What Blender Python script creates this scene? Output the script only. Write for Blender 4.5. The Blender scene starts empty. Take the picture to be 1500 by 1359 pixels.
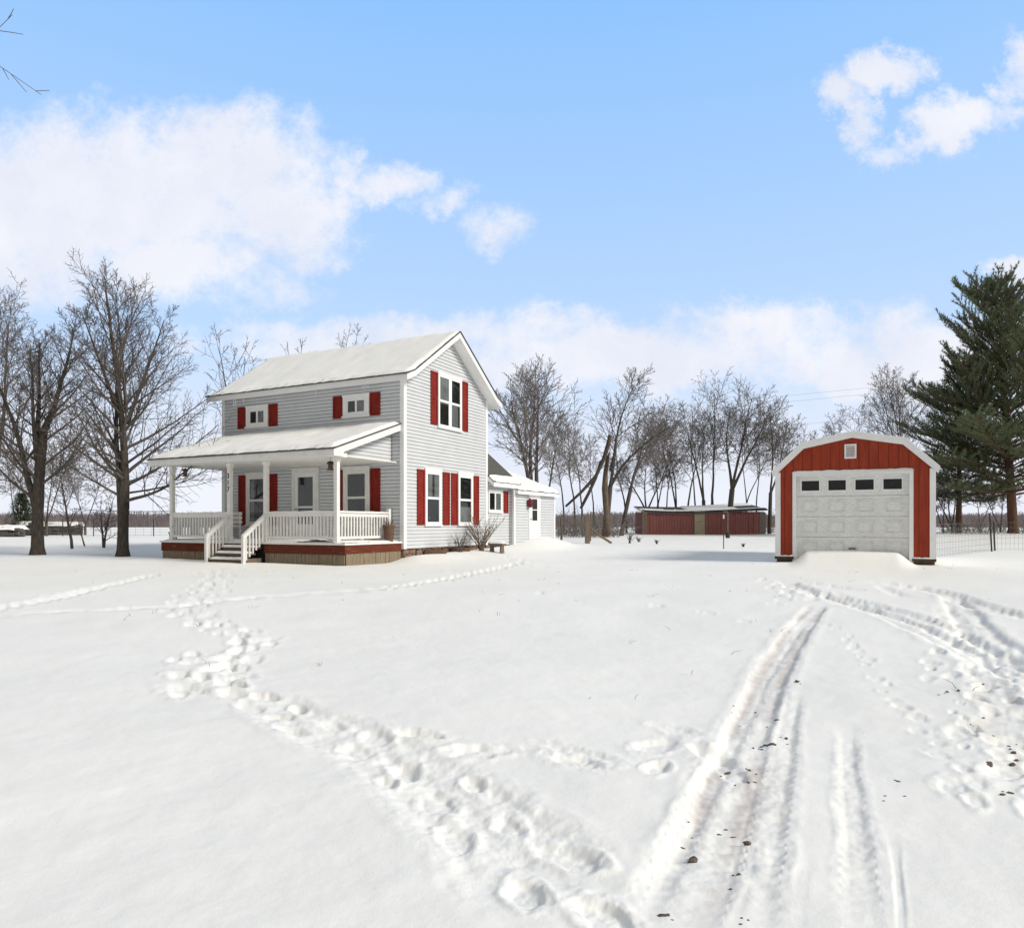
import bpy, math, random
import numpy as np

R_ = random.Random
COL = bpy.context.scene.collection
F, CX, HY, CAMZ = 1040.0, 750.0, 768.0, 1.15      # focal length in photo pixels, principal column, horizon row, eye height

# ------------------------------------------------------------------ helpers
def lerp(a, b, t): return a + (b - a) * t

def ray(px): return (px - CX) / F

def smooth(x):
    x = np.clip(x, 0, 1); return x * x * (3 - 2 * x)

def vnoise(x, y, seed=0):
    x = np.asarray(x, float); y = np.asarray(y, float)
    xi = np.floor(x).astype(np.int64); yi = np.floor(y).astype(np.int64)
    fx = x - xi; fy = y - yi
    fx = fx * fx * (3 - 2 * fx); fy = fy * fy * (3 - 2 * fy)
    def h(a, b):
        n = (a * 374761393 + b * 668265263 + seed * 974711) & 0xFFFFFFFF
        n = ((n ^ (n >> 13)) * 1274126177) & 0xFFFFFFFF
        return ((n ^ (n >> 16)) & 0xFFFF) / 65535.0
    return (h(xi, yi) * (1 - fx) + h(xi + 1, yi) * fx) * (1 - fy) + (h(xi, yi + 1) * (1 - fx) + h(xi + 1, yi + 1) * fx) * fy

def fbm(x, y, seed=0, oct=4):
    s = 0; a = 1; t = 0
    for i in range(oct):
        s = s + a * vnoise(x * 2 ** i, y * 2 ** i, seed + i * 17); t += a; a *= .5
    return s / t

class MB:
    """collects shapes; build() links them as one mesh object"""
    def __init__(self): self.v = []; self.f = []
    def quad(self, a, b, c, d):
        n = len(self.v); self.v += [a, b, c, d]; self.f.append((n, n + 1, n + 2, n + 3))
    def hexa(self, p):
        n = len(self.v); self.v += p
        for q in ((0, 3, 2, 1), (4, 5, 6, 7), (0, 1, 5, 4), (1, 2, 6, 5), (2, 3, 7, 6), (3, 0, 4, 7)):
            self.f.append(tuple(n + i for i in q))
    def box(self, x0, x1, y0, y1, z0, z1):
        self.hexa([(x0, y0, z0), (x1, y0, z0), (x1, y1, z0), (x0, y1, z0), (x0, y0, z1), (x1, y0, z1), (x1, y1, z1), (x0, y1, z1)])
    def wbox(self, M, a0, a1, o0, o1, z0, z1):
        self.hexa([M(a0, z0, o0), M(a1, z0, o0), M(a1, z0, o1), M(a0, z0, o1), M(a0, z1, o0), M(a1, z1, o0), M(a1, z1, o1), M(a0, z1, o1)])
    def prism(self, prof, fn, a0, a1):
        """prof: closed 2D outline, fn(p,q,a) -> xyz"""
        n = len(self.v); k = len(prof)
        self.v += [fn(p, q, a0) for p, q in prof] + [fn(p, q, a1) for p, q in prof]
        self.f.append(tuple(n + i for i in range(k))[::-1]); self.f.append(tuple(n + k + i for i in range(k)))
        for i in range(k):
            j = (i + 1) % k
            self.f.append((n + i, n + j, n + k + j, n + k + i))
    def tube(self, pts, rad, k=6, cap=True):
        n0 = len(self.v); m = len(pts); px_ = None
        for i in range(m):
            a = pts[max(0, i - 1)]; b = pts[min(m - 1, i + 1)]
            d = (b[0] - a[0], b[1] - a[1], b[2] - a[2]); L = math.sqrt(d[0] ** 2 + d[1] ** 2 + d[2] ** 2) or 1
            d = (d[0] / L, d[1] / L, d[2] / L)
            if px_ is None:
                ref = (0, 0, 1) if abs(d[2]) < .9 else (1, 0, 0)
            else: ref = px_
            dt = ref[0] * d[0] + ref[1] * d[1] + ref[2] * d[2]
            u = (ref[0] - dt * d[0], ref[1] - dt * d[1], ref[2] - dt * d[2]); L = math.sqrt(u[0] ** 2 + u[1] ** 2 + u[2] ** 2) or 1
            u = (u[0] / L, u[1] / L, u[2] / L); px_ = u
            w = (d[1] * u[2] - d[2] * u[1], d[2] * u[0] - d[0] * u[2], d[0] * u[1] - d[1] * u[0])
            r = rad[i] if not isinstance(rad, (int, float)) else rad
            for j in range(k):
                c = math.cos(2 * math.pi * j / k) * r; s = math.sin(2 * math.pi * j / k) * r
                self.v.append((pts[i][0] + u[0] * c + w[0] * s, pts[i][1] + u[1] * c + w[1] * s, pts[i][2] + u[2] * c + w[2] * s))
        for i in range(m - 1):
            for j in range(k):
                a = n0 + i * k + j; b = n0 + i * k + (j + 1) % k
                self.f.append((a, b, b + k, a + k))
        if cap:
            self.f.append(tuple(n0 + j for j in range(k))[::-1]); self.f.append(tuple(n0 + (m - 1) * k + j for j in range(k)))
    def grid(self, P):
        """P: rows of points"""
        n = len(self.v); r = len(P); c = len(P[0])
        for row in P: self.v += list(row)
        for i in range(r - 1):
            for j in range(c - 1):
                a = n + i * c + j; self.f.append((a, a + 1, a + c + 1, a + c))
    def build(self, name, mat, parent=None, smooth=False, bevel=0):
        me = bpy.data.meshes.new(name); me.from_pydata(self.v, [], self.f); me.update()
        if smooth:
            me.polygons.foreach_set('use_smooth', [True] * len(me.polygons))
        me.materials.append(mat)
        o = bpy.data.objects.new(name, me); COL.objects.link(o)
        if parent is not None: o.parent = parent
        if bevel:
            b = o.modifiers.new('bevel', 'BEVEL'); b.width = bevel; b.segments = 2; b.limit_method = 'ANGLE'
        return o

def empty(name, loc, rz=0):
    o = bpy.data.objects.new(name, None); o.empty_display_size = .3
    COL.objects.link(o); o.location = loc; o.rotation_euler = (0, 0, rz); return o

def tag(o, label=None, cat=None, group=None, kind=None):
    if label: o['label'] = label
    if cat: o['category'] = cat
    if group: o['group'] = group
    if kind: o['kind'] = kind
    return o

# ------------------------------------------------------------------ materials
def nd(nt, t, **kw):
    n = nt.nodes.new(t)
    for k, v in kw.items():
        if k in n.inputs.keys(): n.inputs[k].default_value = v
        else: setattr(n, k, v)
    return n

def mat(name, base, rough=.7, var=.15, scale=6.0, stretch=(1, 1, 1), second=None, bump=0, bscale=40, spec=.3, fine=None, wear=None):
    """noise varied principled material in object space"""
    m = bpy.data.materials.new(name); m.use_nodes = True; nt = m.node_tree
    b = nt.nodes['Principled BSDF']; b.inputs['Roughness'].default_value = rough
    b.inputs['Specular IOR Level'].default_value = spec
    tc = nd(nt, 'ShaderNodeTexCoord'); mp = nd(nt, 'ShaderNodeMapping'); mp.inputs['Scale'].default_value = stretch
    nt.links.new(tc.outputs['Object'], mp.inputs['Vector'])
    nz = nd(nt, 'ShaderNodeTexNoise', Scale=scale, Detail=6.0, Roughness=.65); nt.links.new(mp.outputs[0], nz.inputs['Vector'])
    cr = nd(nt, 'ShaderNodeValToRGB')
    c2 = second or tuple(c * (1 - var) for c in base); c1 = base if second else tuple(min(1, c * (1 + var)) for c in base)
    cr.color_ramp.elements[0].position = .3; cr.color_ramp.elements[0].color = (*c2, 1)
    cr.color_ramp.elements[1].position = .7; cr.color_ramp.elements[1].color = (*c1, 1)
    nt.links.new(nz.outputs['Fac'], cr.inputs[0]); out = cr.outputs[0]
    if wear:
        wc, thr, ws = wear
        n3 = nd(nt, 'ShaderNodeTexNoise', Scale=ws, Detail=8.0, Roughness=.75); nt.links.new(mp.outputs[0], n3.inputs['Vector'])
        mr = nd(nt, 'ShaderNodeMapRange'); mr.inputs[1].default_value = thr; mr.inputs[2].default_value = thr + .08
        nt.links.new(n3.outputs['Fac'], mr.inputs[0])
        mx = nd(nt, 'ShaderNodeMix', data_type='RGBA'); nt.links.new(mr.outputs[0], mx.inputs[0])
        nt.links.new(out, mx.inputs[6]); mx.inputs[7].default_value = (*wc, 1); out = mx.outputs[2]
    nt.links.new(out, b.inputs['Base Color'])
    if bump:
        n2 = nd(nt, 'ShaderNodeTexNoise', Scale=bscale, Detail=5.0); nt.links.new(mp.outputs[0], n2.inputs['Vector'])
        bp = nd(nt, 'ShaderNodeBump', Strength=bump, Distance=.02); nt.links.new(n2.outputs['Fac'], bp.inputs['Height'])
        nt.links.new(bp.outputs[0], b.inputs['Normal'])
    return m

M = {}
M['siding'] = mat('vinyl siding', (.59, .605, .62), .55, .05, 1.2, (1.5, 1.5, 1.2), wear=((.51, .515, .51), .66, 1.8))
M['trim'] = mat('white painted trim', (.80, .80, .79), .5, .05, 3)
M['worn'] = mat('worn white porch paint', (.74, .73, .70), .65, .08, 5, wear=((.36, .32, .26), .62, 9))
M['shutter'] = mat('red shutter paint', (.205, .022, .016), .7, .25, 7, (1, 1, .6), spec=.1, wear=((.15, .045, .03), .60, 10))
M['shingle'] = mat('dark shingles', (.085, .085, .085), .9, .35, 30, bump=.4)
M['agedshingle'] = mat('grey green shingles', (.095, .093, .08), .9, .4, 14, (1, 1, 2), bump=.5, wear=((.08, .08, .075), .55, 20))
M['stone'] = mat('reddish stone', (.30, .19, .13), .9, .4, 8, second=(.08, .06, .05), bump=.6, bscale=20, wear=((.42, .30, .18), .6, 6))
M['redboard'] = mat('dull red skirt paint', (.125, .034, .02), .85, .25, 4, (.4, .4, 3), spec=.1, wear=((.22, .14, .095), .58, 7))
M['tan'] = mat('weathered tan planks', (.30, .24, .155), .85, .3, 5, (6, 6, .7), second=(.15, .12, .085), wear=((.09, .075, .05), .62, 6))
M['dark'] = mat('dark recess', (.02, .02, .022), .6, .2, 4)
M['iron'] = mat('dark iron', (.035, .033, .03), .5, .3, 10)
M['rust'] = mat('rusty steel', (.12, .07, .045), .8, .35, 14)
M['curtain'] = mat('pale curtain', (.42, .42, .42), .9, .25, 6, (1, 1, .4))
M['bark'] = mat('grey brown bark', (.120, .100, .082), .95, .3, 5, (5, 5, .8), second=(.040, .033, .028), bump=.9, bscale=14, spec=.1)
M['twig'] = mat('bare twigs', (.125, .107, .095), .95, .25, 2, spec=.1)
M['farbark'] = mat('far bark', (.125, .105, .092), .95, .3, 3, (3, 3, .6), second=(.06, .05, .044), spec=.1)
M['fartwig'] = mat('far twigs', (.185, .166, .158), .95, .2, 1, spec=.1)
M['dead'] = mat('dead barkless wood', (.22, .165, .125), .9, .35, 6, (6, 6, .6), second=(.05, .04, .032), bump=.9, bscale=16, spec=.1)
M['pinebark'] = mat('orange pine bark', (.16, .085, .05), .95, .35, 6, (3, 3, 1), second=(.07, .045, .035), bump=.8, bscale=12, spec=.1)
M['woods'] = mat('purple grey bare woodland', (.26, .225, .235), 1, .3, .25, second=(.17, .145, .155), spec=0)  # purple-grey tones of the bare woods themselves, mixed by noise
M['barnred'] = mat('garage red panels', (.29, .036, .012), .6, .24, 4, (4, 4, .5), wear=((.22, .03, .015), .64, 9))
M['oldred'] = mat('old red barn boards', (.27, .11, .098), .9, .3, 6, (7, 7, .5), second=(.16, .055, .048), wear=((.38, .29, .25), .60, 5))
M['oldgrey'] = mat('old grey boards', (.22, .19, .16), .9, .3, 6, (7, 7, .5), second=(.11, .09, .075))
M['block'] = mat('tan concrete block', (.34, .29, .20), .9, .25, 6)
M['doorpaint'] = mat('off white embossed steel', (.78, .785, .77), .5, .13, 14, (1, 1, 2), bump=.35, bscale=60)
M['garagetrim'] = mat('white garage trim', (.82, .825, .82), .5, .06, 4)
M['oldwood'] = mat('weathered post wood', (.25, .19, .14), .9, .3, 6, (5, 5, .6), second=(.11, .085, .065), bump=.5, bscale=20)
M['skid'] = mat('dark timber', (.075, .055, .04), .9, .4, 8)
M['gravel'] = mat('wet gravel', (.115, .092, .078), .9, .4, 20)
M['foliage'] = mat('dark evergreen foliage', (.035, .048, .022), .9, .4, 1.5)
M['piled'] = mat('dark grey stacked wood', (.13, .125, .12), .9, .35, 5, second=(.05, .047, .045))
M['cream'] = mat('off white plastic', (.75, .74, .70), .5, .05, 4)
M['burgundy'] = mat('burgundy wreath', (.16, .03, .035), .8, .4, 20)
M['ice'] = mat('ice', (.75, .80, .85), .15, .05, 4, spec=.6)

def glass_mat():
    m = bpy.data.materials.new('window glass'); m.use_nodes = True; nt = m.node_tree; nt.nodes.clear()
    out = nd(nt, 'ShaderNodeOutputMaterial'); mx = nd(nt, 'ShaderNodeMixShader'); fr = nd(nt, 'ShaderNodeLayerWeight', Blend=.25)
    mr = nd(nt, 'ShaderNodeMapRange'); mr.inputs[3].default_value = .06; mr.inputs[4].default_value = .6
    tr = nd(nt, 'ShaderNodeBsdfTransparent'); tr.inputs[0].default_value = (.82, .84, .84, 1)
    gl = nd(nt, 'ShaderNodeBsdfGlossy', Roughness=.02)
    nt.links.new(fr.outputs['Facing'], mr.inputs[0]); nt.links.new(mr.outputs[0], mx.inputs[0]); nt.links.new(tr.outputs[0], mx.inputs[1]); nt.links.new(gl.outputs[0], mx.inputs[2]); nt.links.new(mx.outputs[0], out.inputs[0])
    return m
M['glass'] = glass_mat()

def snow_mat(name, dirt=False):
    m = bpy.data.materials.new(name); m.use_nodes = True; nt = m.node_tree; b = nt.nodes['Principled BSDF']
    b.inputs['Roughness'].default_value = .65; b.inputs['Specular IOR Level'].default_value = .25
    tc = nd(nt, 'ShaderNodeTexCoord'); src = tc.outputs['Object']
    n1 = nd(nt, 'ShaderNodeTexNoise', Scale=.35, Detail=5.0, Roughness=.6); nt.links.new(src, n1.inputs['Vector'])
    cr = nd(nt, 'ShaderNodeValToRGB'); cr.color_ramp.elements[0].position = .3; cr.color_ramp.elements[0].color = (.85, .85, .825, 1)
    cr.color_ramp.elements[1].position = .7; cr.color_ramp.elements[1].color = (.90, .90, .875, 1); nt.links.new(n1.outputs['Fac'], cr.inputs[0])
    col = cr.outputs[0]
    if dirt:
        at = nd(nt, 'ShaderNodeAttribute'); at.attribute_name = 'dirt'
        n4 = nd(nt, 'ShaderNodeTexNoise', Scale=14, Detail=6.0, Roughness=.7); nt.links.new(src, n4.inputs['Vector'])
        mu = nd(nt, 'ShaderNodeMath', operation='MULTIPLY'); mu.use_clamp = True; n4.inputs['Scale'].default_value = 9; nt.links.new(at.outputs['Fac'], mu.inputs[0]); nt.links.new(n4.outputs['Fac'], mu.inputs[1])
        mx = nd(nt, 'ShaderNodeMix', data_type='RGBA'); nt.links.new(mu.outputs[0], mx.inputs[0]); nt.links.new(col, mx.inputs[6])
        mx.inputs[7].default_value = (.40, .32, .29, 1); col = mx.outputs[2]
    nt.links.new(col, b.inputs['Base Color'])
    n2 = nd(nt, 'ShaderNodeTexNoise', Scale=9, Detail=8.0, Roughness=.75); nt.links.new(src, n2.inputs['Vector'])
    bp = nd(nt, 'ShaderNodeBump', Strength=.22, Distance=.03); nt.links.new(n2.outputs['Fac'], bp.inputs['Height'])
    n3 = nd(nt, 'ShaderNodeTexNoise', Scale=130, Detail=3.0); nt.links.new(src, n3.inputs['Vector'])
    b2 = nd(nt, 'ShaderNodeBump', Strength=.18, Distance=.004); nt.links.new(n3.outputs['Fac'], b2.inputs['Height']); nt.links.new(bp.outputs[0], b2.inputs['Normal'])
    nt.links.new(b2.outputs[0], b.inputs['Normal'])
    return m
M['snow'] = snow_mat('snow'); M['groundsnow'] = snow_mat('trodden snow', True)

def needle_mat():
    m = bpy.data.materials.new('pine needles'); m.use_nodes = True; nt = m.node_tree; b = nt.nodes['Principled BSDF']
    b.inputs['Roughness'].default_value = .7; b.inputs['Specular IOR Level'].default_value = .2
    tc = nd(nt, 'ShaderNodeTexCoord'); nz = nd(nt, 'ShaderNodeTexNoise', Scale=.9, Detail=5.0, Roughness=.7); nt.links.new(tc.outputs['Object'], nz.inputs['Vector'])
    cr = nd(nt, 'ShaderNodeValToRGB'); e = cr.color_ramp.elements
    e[0].position = .32; e[0].color = (.21, .18, .14, 1); e[1].position = .72; e[1].color = (.19, .27, .12, 1)
    x = e.new(.45); x.color = (.12, .14, .085, 1); x = e.new(.58); x.color = (.14, .185, .095, 1)
    nt.links.new(nz.outputs['Fac'], cr.inputs[0]); nt.links.new(cr.outputs[0], b.inputs['Base Color'])
    tl = nd(nt, 'ShaderNodeBsdfTranslucent'); nt.links.new(cr.outputs[0], tl.inputs[0]); ms = nd(nt, 'ShaderNodeMixShader'); ms.inputs[0].default_value = .35
    nt.links.new(b.outputs[0], ms.inputs[1]); nt.links.new(tl.outputs[0], ms.inputs[2]); nt.links.new(ms.outputs[0], nt.nodes['Material Output'].inputs[0])
    return m
M['needle'] = needle_mat()

# ------------------------------------------------------------------ frames of the two buildings
HA = math.radians(27.3); HC = (-3.134, 20.5)
sx, sy = math.sin(HA), math.cos(HA)            # house depth axis; width axis is (sy, -sx)
def hit_y(px, py, y0=0):                       # a point of the house plane y = y0 -> (x, z)
    r = ray(px); Y = (y0 + HC[0] * sx + HC[1] * sy) / (r * sx + sy); X = r * Y
    return (X - HC[0]) * sy - (Y - HC[1]) * sx, CAMZ + (HY - py) / F * Y
def hit_x(px, py, x0=0):                       # a point of the house plane x = x0 -> (y, z)
    r = ray(px); Y = (x0 + HC[0] * sy - HC[1] * sx) / (r * sy - sx); X = r * Y
    return (X - HC[0]) * sx + (Y - HC[1]) * sy, CAMZ + (HY - py) / F * Y
def house_world(x, y): return HC[0] + sy * x + sx * y, HC[1] - sx * x + sy * y

GA = math.atan2(1.6, 3.29); GC = (7.07, 19.0); gx, gy = math.cos(GA), math.sin(GA)
def hit_g(px, py, y0=0):                       # a point of the garage front -> (x, z)
    r = ray(px); Y = (y0 + GC[0] * gy + GC[1] * gx) / (r * gy + gx); X = r * Y
    return (X - GC[0]) * gx - (Y - GC[1]) * gy, CAMZ + (HY - py) / F * Y
def garage_world(x, y): return GC[0] + gx * x + gy * y, GC[1] - gy * x + gx * y

# ------------------------------------------------------------------ terrain
def H(X, Y):
    X = np.asarray(X, float); Y = np.asarray(Y, float)
    R = np.where(Y > 0, Y, 0)
    z = np.interp(R, [0, 8, 17, 21, 24, 30, 53, 65, 90, 300, 700, 4000], [0, .02, .07, .10, .15, .28, .39, .44, .40, .0, -.6, -6])
    lx = (X - HC[0]) * sy - (Y - HC[1]) * sx; ly = (X - HC[0]) * sx + (Y - HC[1]) * sy
    z = z + .17 * np.exp(-((lx - .3) / .9) ** 2) * smooth((ly + .6) / 1.0) * smooth((12 - ly) / 3)      # snow banked along the gable wall
    z = z + .16 * np.exp(-((lx + 3.6) / 5) ** 2 - ((ly + 2.9) / .5) ** 2) * .3
    z = z + .33 * np.exp(-((lx - .7) / .8) ** 2 - ((ly - 8.4) / 1.5) ** 2)                                # heap at the back door
    qx = (X - GC[0]) * gx - (Y - GC[1]) * gy; qy = (X - GC[0]) * gy + (Y - GC[1]) * gx
    z = z + .10 * np.exp(-((qx - 1.8) / 3.5) ** 2 - ((qy + .6) / 2.2) ** 2)
    z = z + .30 * smooth((qx - .34) / .5) * smooth((3.30 - qx) / .5) * np.exp(-(np.minimum(qy + .1, 0) / 1.05) ** 2) * (qy < .6)  # drift against the garage door
    z = z + .30 * smooth((X - 16) / 8) * np.exp(-((Y - 47) / 7) ** 2)
    return z

def gp(px, py):
    """ground point under a photo pixel"""
    Y = 20.0
    for _ in range(40):
        X = ray(px) * Y; Y = lerp(Y, F * (CAMZ - float(H(X, Y))) / max(py - HY, 1.5), .6)
    return ray(px) * Y, Y

def gz(X, Y): return float(H(X, Y))
def at(px, Y):                                   # ground point in a column of the photo at a given distance
    X = ray(px) * Y; return X, Y, gz(X, Y)

GRID = {}
def top_of_snow(X, Y):
    r = math.hypot(X, Y); a = math.atan2(X, Y); i = int(np.argmin(np.abs(GRID['rr'] - r))); j = int(np.argmin(np.abs(GRID['az'] - a))); return float(GRID['z'][i, j])

def build_ground():
    rr = list(np.linspace(.35, 1.75, 9)) + list(816 / np.arange(440, 13, -1.2))
    while rr[-1] < 3500: rr.append(rr[-1] * 1.06)
    rr = np.array(rr)
    az = np.concatenate([np.linspace(-math.pi, -.72, 40)[:-1], np.arange(-.72, .72, .0018), np.linspace(.72, math.pi, 41)[:-1]])
    A, Rr = np.meshgrid(az, rr); X = (Rr * np.sin(A)).ravel(); Y = (Rr * np.cos(A)).ravel(); shape = A.shape
    Z = H(X, Y); dist = Rr.ravel()
    Z += (fbm(X * .25, Y * .25, 3) - .5) * .10 * smooth((dist - 1) / 6) * smooth((60 - dist) / 30)
    Z += (fbm(X * 1.3, Y * 1.3, 9) - .5) * .035 * smooth((40 - dist) / 20)
    Z += (fbm(X * 9, Y * 9, 5, 3) - .5) * .006 * smooth((15 - dist) / 8)
    dirt = np.zeros_like(X); rough = np.zeros_like(X); rng = np.random.RandomState(4)
    def line(pts, width, depth, rim=.3, tread=0, dirty=0, rag=.25, floor=.35):
        P = [gp(*p) for p in pts]; near = np.zeros(len(X), bool)
        xs = [p[0] for p in P]; ys = [p[1] for p in P]
        idx = np.where((X > min(xs) - 1) & (X < max(xs) + 1) & (Y > min(ys) - 1) & (Y < max(ys) + 1))[0]
        if not len(idx): return
        x = X[idx]; y = Y[idx]; D = np.full(len(idx), 9.); S = np.zeros(len(idx)); side = np.zeros(len(idx)); s0 = 0
        # resample to a smooth path
        t = np.arange(len(P)); tt = np.linspace(0, len(P) - 1, len(P) * 4)
        xs = np.interp(tt, t, xs); ys = np.interp(tt, t, ys)
        k = np.array([.25, .5, .25])
        for _ in range(4):
            xs[1:-1] = np.convolve(xs, k, 'same')[1:-1]; ys[1:-1] = np.convolve(ys, k, 'same')[1:-1]
        for i in range(len(xs) - 1):
            dx = xs[i + 1] - xs[i]; dy = ys[i + 1] - ys[i]; L = math.hypot(dx, dy)
            if L < 1e-6: continue
            u = np.clip(((x - xs[i]) * dx + (y - ys[i]) * dy) / L / L, 0, 1)
            d = np.hypot(x - xs[i] - u * dx, y - ys[i] - u * dy); m = d < D
            D = np.where(m, d, D); S = np.where(m, s0 + u * L, S)
            side = np.where(m, np.sign((x - xs[i]) * dy - (y - ys[i]) * dx), side); s0 += L
        w = width * (1 + rag * (fbm(S * 2.2, side * 3.1 + 7, 21) - .5) * 2)
        q = D / w
        fade = smooth(S / .8) * smooth((s0 - S) / .8)
        dz = -depth * .45 * (1 - smooth((q - floor) / (1 - floor))) * (.75 + .5 * fbm(x * 5, y * 5, 31))
        dz += depth * .24 * rim * np.exp(-((q - 1.25) / .22) ** 2) * (fbm(x * 8, y * 8, 41, 3) * 1.6)
        if tread: dz += tread * np.sin(S * 2 * math.pi / .075 + 5 * fbm(x * 2.5, y * 2.5, 55) + D * 22) * (q < .85) * fbm(x * 3, y * 3, 77)
        Z[idx] += dz * fade
        rough[idx] = np.maximum(rough[idx], .8 * fade * (1 - smooth((q - .8) / .8)))
        if dirty: dirt[idx] = np.maximum(dirt[idx], dirty * (1 - smooth((np.abs(q - .55)) / .5)) * fade * smooth((fbm(x * 1.6, y * 1.6, 91) - .35) * 4))
    def prints(pts, step, lat, size, depth, jit=.05, skip=0., wid=.5):
        P = [gp(*p) for p in pts]; s = 0; k = 0
        for i in range(len(P) - 1):
            (x0, y0), (x1, y1) = P[i], P[i + 1]; L = math.hypot(x1 - x0, y1 - y0); ang = math.atan2(y1 - y0, x1 - x0)
            while s < L:
                k += 1; t = s / L; s += step * rng.uniform(.75, 1.3)
                if rng.rand() < skip: continue
                sd = lat * (1 if k % 2 else -1)
                cx = lerp(x0, x1, t) - math.sin(ang) * sd + rng.normal(0, jit); cy = lerp(y0, y1, t) + math.cos(ang) * sd + rng.normal(0, jit)
                a = ang + rng.normal(0, .25); sz = size * .82 * rng.uniform(.7, 1.35)
                idx = np.where((np.abs(X - cx) < sz * 2.4) & (np.abs(Y - cy) < sz * 2.4))[0]
                if not len(idx): continue
                dx = X[idx] - cx; dy = Y[idx] - cy
                u = (dx * math.cos(a) + dy * math.sin(a)) / sz; v = (-dx * math.sin(a) + dy * math.cos(a)) / (sz * wid)
                q = np.sqrt(u * u + v * v) + (fbm(X[idx] * 10, Y[idx] * 10, k, 3) - .5) * .7
                nf = .62 + .38 * min(1, max(0, (math.hypot(cx, cy) - 2.2) / 3))
                Z[idx] += -depth * nf * .35 * rng.uniform(.5, 1.25) * (1 - smooth((q - .5) / .4)) + depth * .10 * np.exp(-((q - 1.15) / .25) ** 2) * fbm(X[idx] * 14, Y[idx] * 14, 5 + k, 2) * 1.5
                rough[idx] = np.maximum(rough[idx], 1 - smooth((q - .8) / .9))
            s -= L
    # walked trail from the porch steps to the drive
    trail = [(322, 836), (312, 850), (295, 872), (275, 888), (300, 906), (335, 922), (360, 938), (335, 958), (300, 985), (345, 1012)]
    for o in (0, 1.6, 3.2): prints([(x + o * 8 - 14 + (6 if i % 2 else -6), y) for i, (x, y) in enumerate(trail)], .42, .10, .20, .07, .08)
    prints([(360, 925), (378, 932), (300, 965), (285, 1000), (330, 1020)], .4, .1, .22, .08, .1)
    prints([(330, 950), (290, 980), (300, 1000), (360, 1020)], .36, .15, .2, .08, .10)
    l1 = [(345, 1005), (400, 1022), (450, 1042), (520, 1066), (600, 1105), (680, 1152), (740, 1195), (800, 1242), (860, 1300), (900, 1352), (930, 1390)]
    l2 = [(330, 1015), (385, 1040), (440, 1068), (490, 1088), (545, 1112), (600, 1150), (650, 1190), (690, 1235), (730, 1280), (790, 1345), (820, 1390)]
    for l in (l1, l2):
        line(l, .15, .050, .35, 0, 0, .55)
        prints(l, .40, .035, .17, .085, .025, 0, .5)
    prints([(600, 1078), (690, 1088), (760, 1090), (830, 1108), (900, 1132), (945, 1110), (985, 1075), (1060, 1098)], .42, .05, .20, .065, .05)
    prints([(620, 1075), (700, 1092), (780, 1093), (850, 1116), (915, 1130)], .5, .03, .24, .05, .05, .2, .35)
    prints([(970, 1068), (1010, 1082), (1050, 1095), (1075, 1120)], .3, .05, .2, .05, .06)
    # narrow paths across the lawn
    line([(-60, 905), (0, 900), (100, 893), (200, 890), (270, 886), (330, 880), (400, 873), (500, 868), (560, 864), (620, 855), (690, 842), (770, 824)], .11, .15, .5, 0, 0, .5)
    prints([(-60, 905), (0, 900), (100, 893), (270, 886), (400, 873), (560, 864), (690, 842)], .45, .06, .16, .06, .05)
    line([(-60, 900), (0, 889), (60, 880), (110, 870), (150, 861), (200, 848), (240, 839)], .12, .15, .5, 0, 0, .5)
    prints([(-60, 900), (0, 889), (60, 880), (150, 861), (240, 839)], .5, .05, .18, .06, .05)
    for pts in ([(660, 835), (700, 842), (720, 838)], [(955, 888), (985, 892)], [(1030, 899), (1060, 903)], [(1085, 912), (1105, 914)], [(790, 872), (805, 874)]): prints(pts, .4, .05, .18, .05)
    prints([(720, 800), (745, 812), (770, 825)], .35, .12, .2, .06, .1)
    # drive: wheel ruts
    line([(1200, 888), (1178, 912), (1150, 948), (1125, 990), (1105, 1040), (1086, 1095), (1068, 1150), (1046, 1215), (1022, 1280), (995, 1345), (965, 1420)], .150, .056, .35, .008, .95, .2, .6)
    line([(1186, 905), (1150, 940), (1118, 985), (1085, 1050), (1055, 1110), (1020, 1180), (980, 1250), (940, 1330), (910, 1400)], .07, .024, .3, .006, .3, .4)
    line([(1165, 1005), (1150, 1070), (1140, 1130), (1127, 1200), (1112, 1270), (1098, 1359), (1090, 1420)], .075, .032, .35, .006, .35, .3)
    line([(1182, 1230), (1172, 1300), (1165, 1380)], .03, .02, .3, 0, 0, .3)
    line([(1240, 1050), (1243, 1120), (1249, 1190), (1256, 1270), (1262, 1340), (1266, 1420)], .06, .022, .35, .004, .2, .4)
    line([(1305, 1205), (1315, 1270), (1320, 1359), (1324, 1420)], .02, .025, .3, 0, 0, .5)
    line([(1322, 1240), (1332, 1290), (1338, 1310)], .02, .02, .3, 0, 0, .5)
    # turning tracks in front of the garage
    line([(1145, 850), (1180, 866), (1230, 882), (1290, 900), (1345, 922), (1400, 945), (1450, 965), (1510, 995), (1600, 1040)], .20, .09, .4, .012, .7, .2, .6)
    line([(1205, 868), (1260, 885), (1320, 902), (1380, 920), (1440, 950), (1520, 990)], .20, .085, .4, .012, .5, .25, .6)
    line([(1150, 850), (1190, 855), (1240, 862), (1262, 866)], .15, .06, .5, .01, .2, .3)
    line([(1275, 850), (1310, 855), (1370, 862), (1420, 880), (1460, 893), (1520, 908), (1620, 930)], .20, .09, .4, .012, .7, .2, .6)
    line([(1285, 856), (1320, 872), (1350, 876)], .14, .06, .5, .01, .1, .3)
    line([(1390, 868), (1412, 895), (1428, 925), (1460, 945), (1520, 975), (1600, 1010)], .20, .085, .4, .012, .6, .25, .6)
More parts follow.
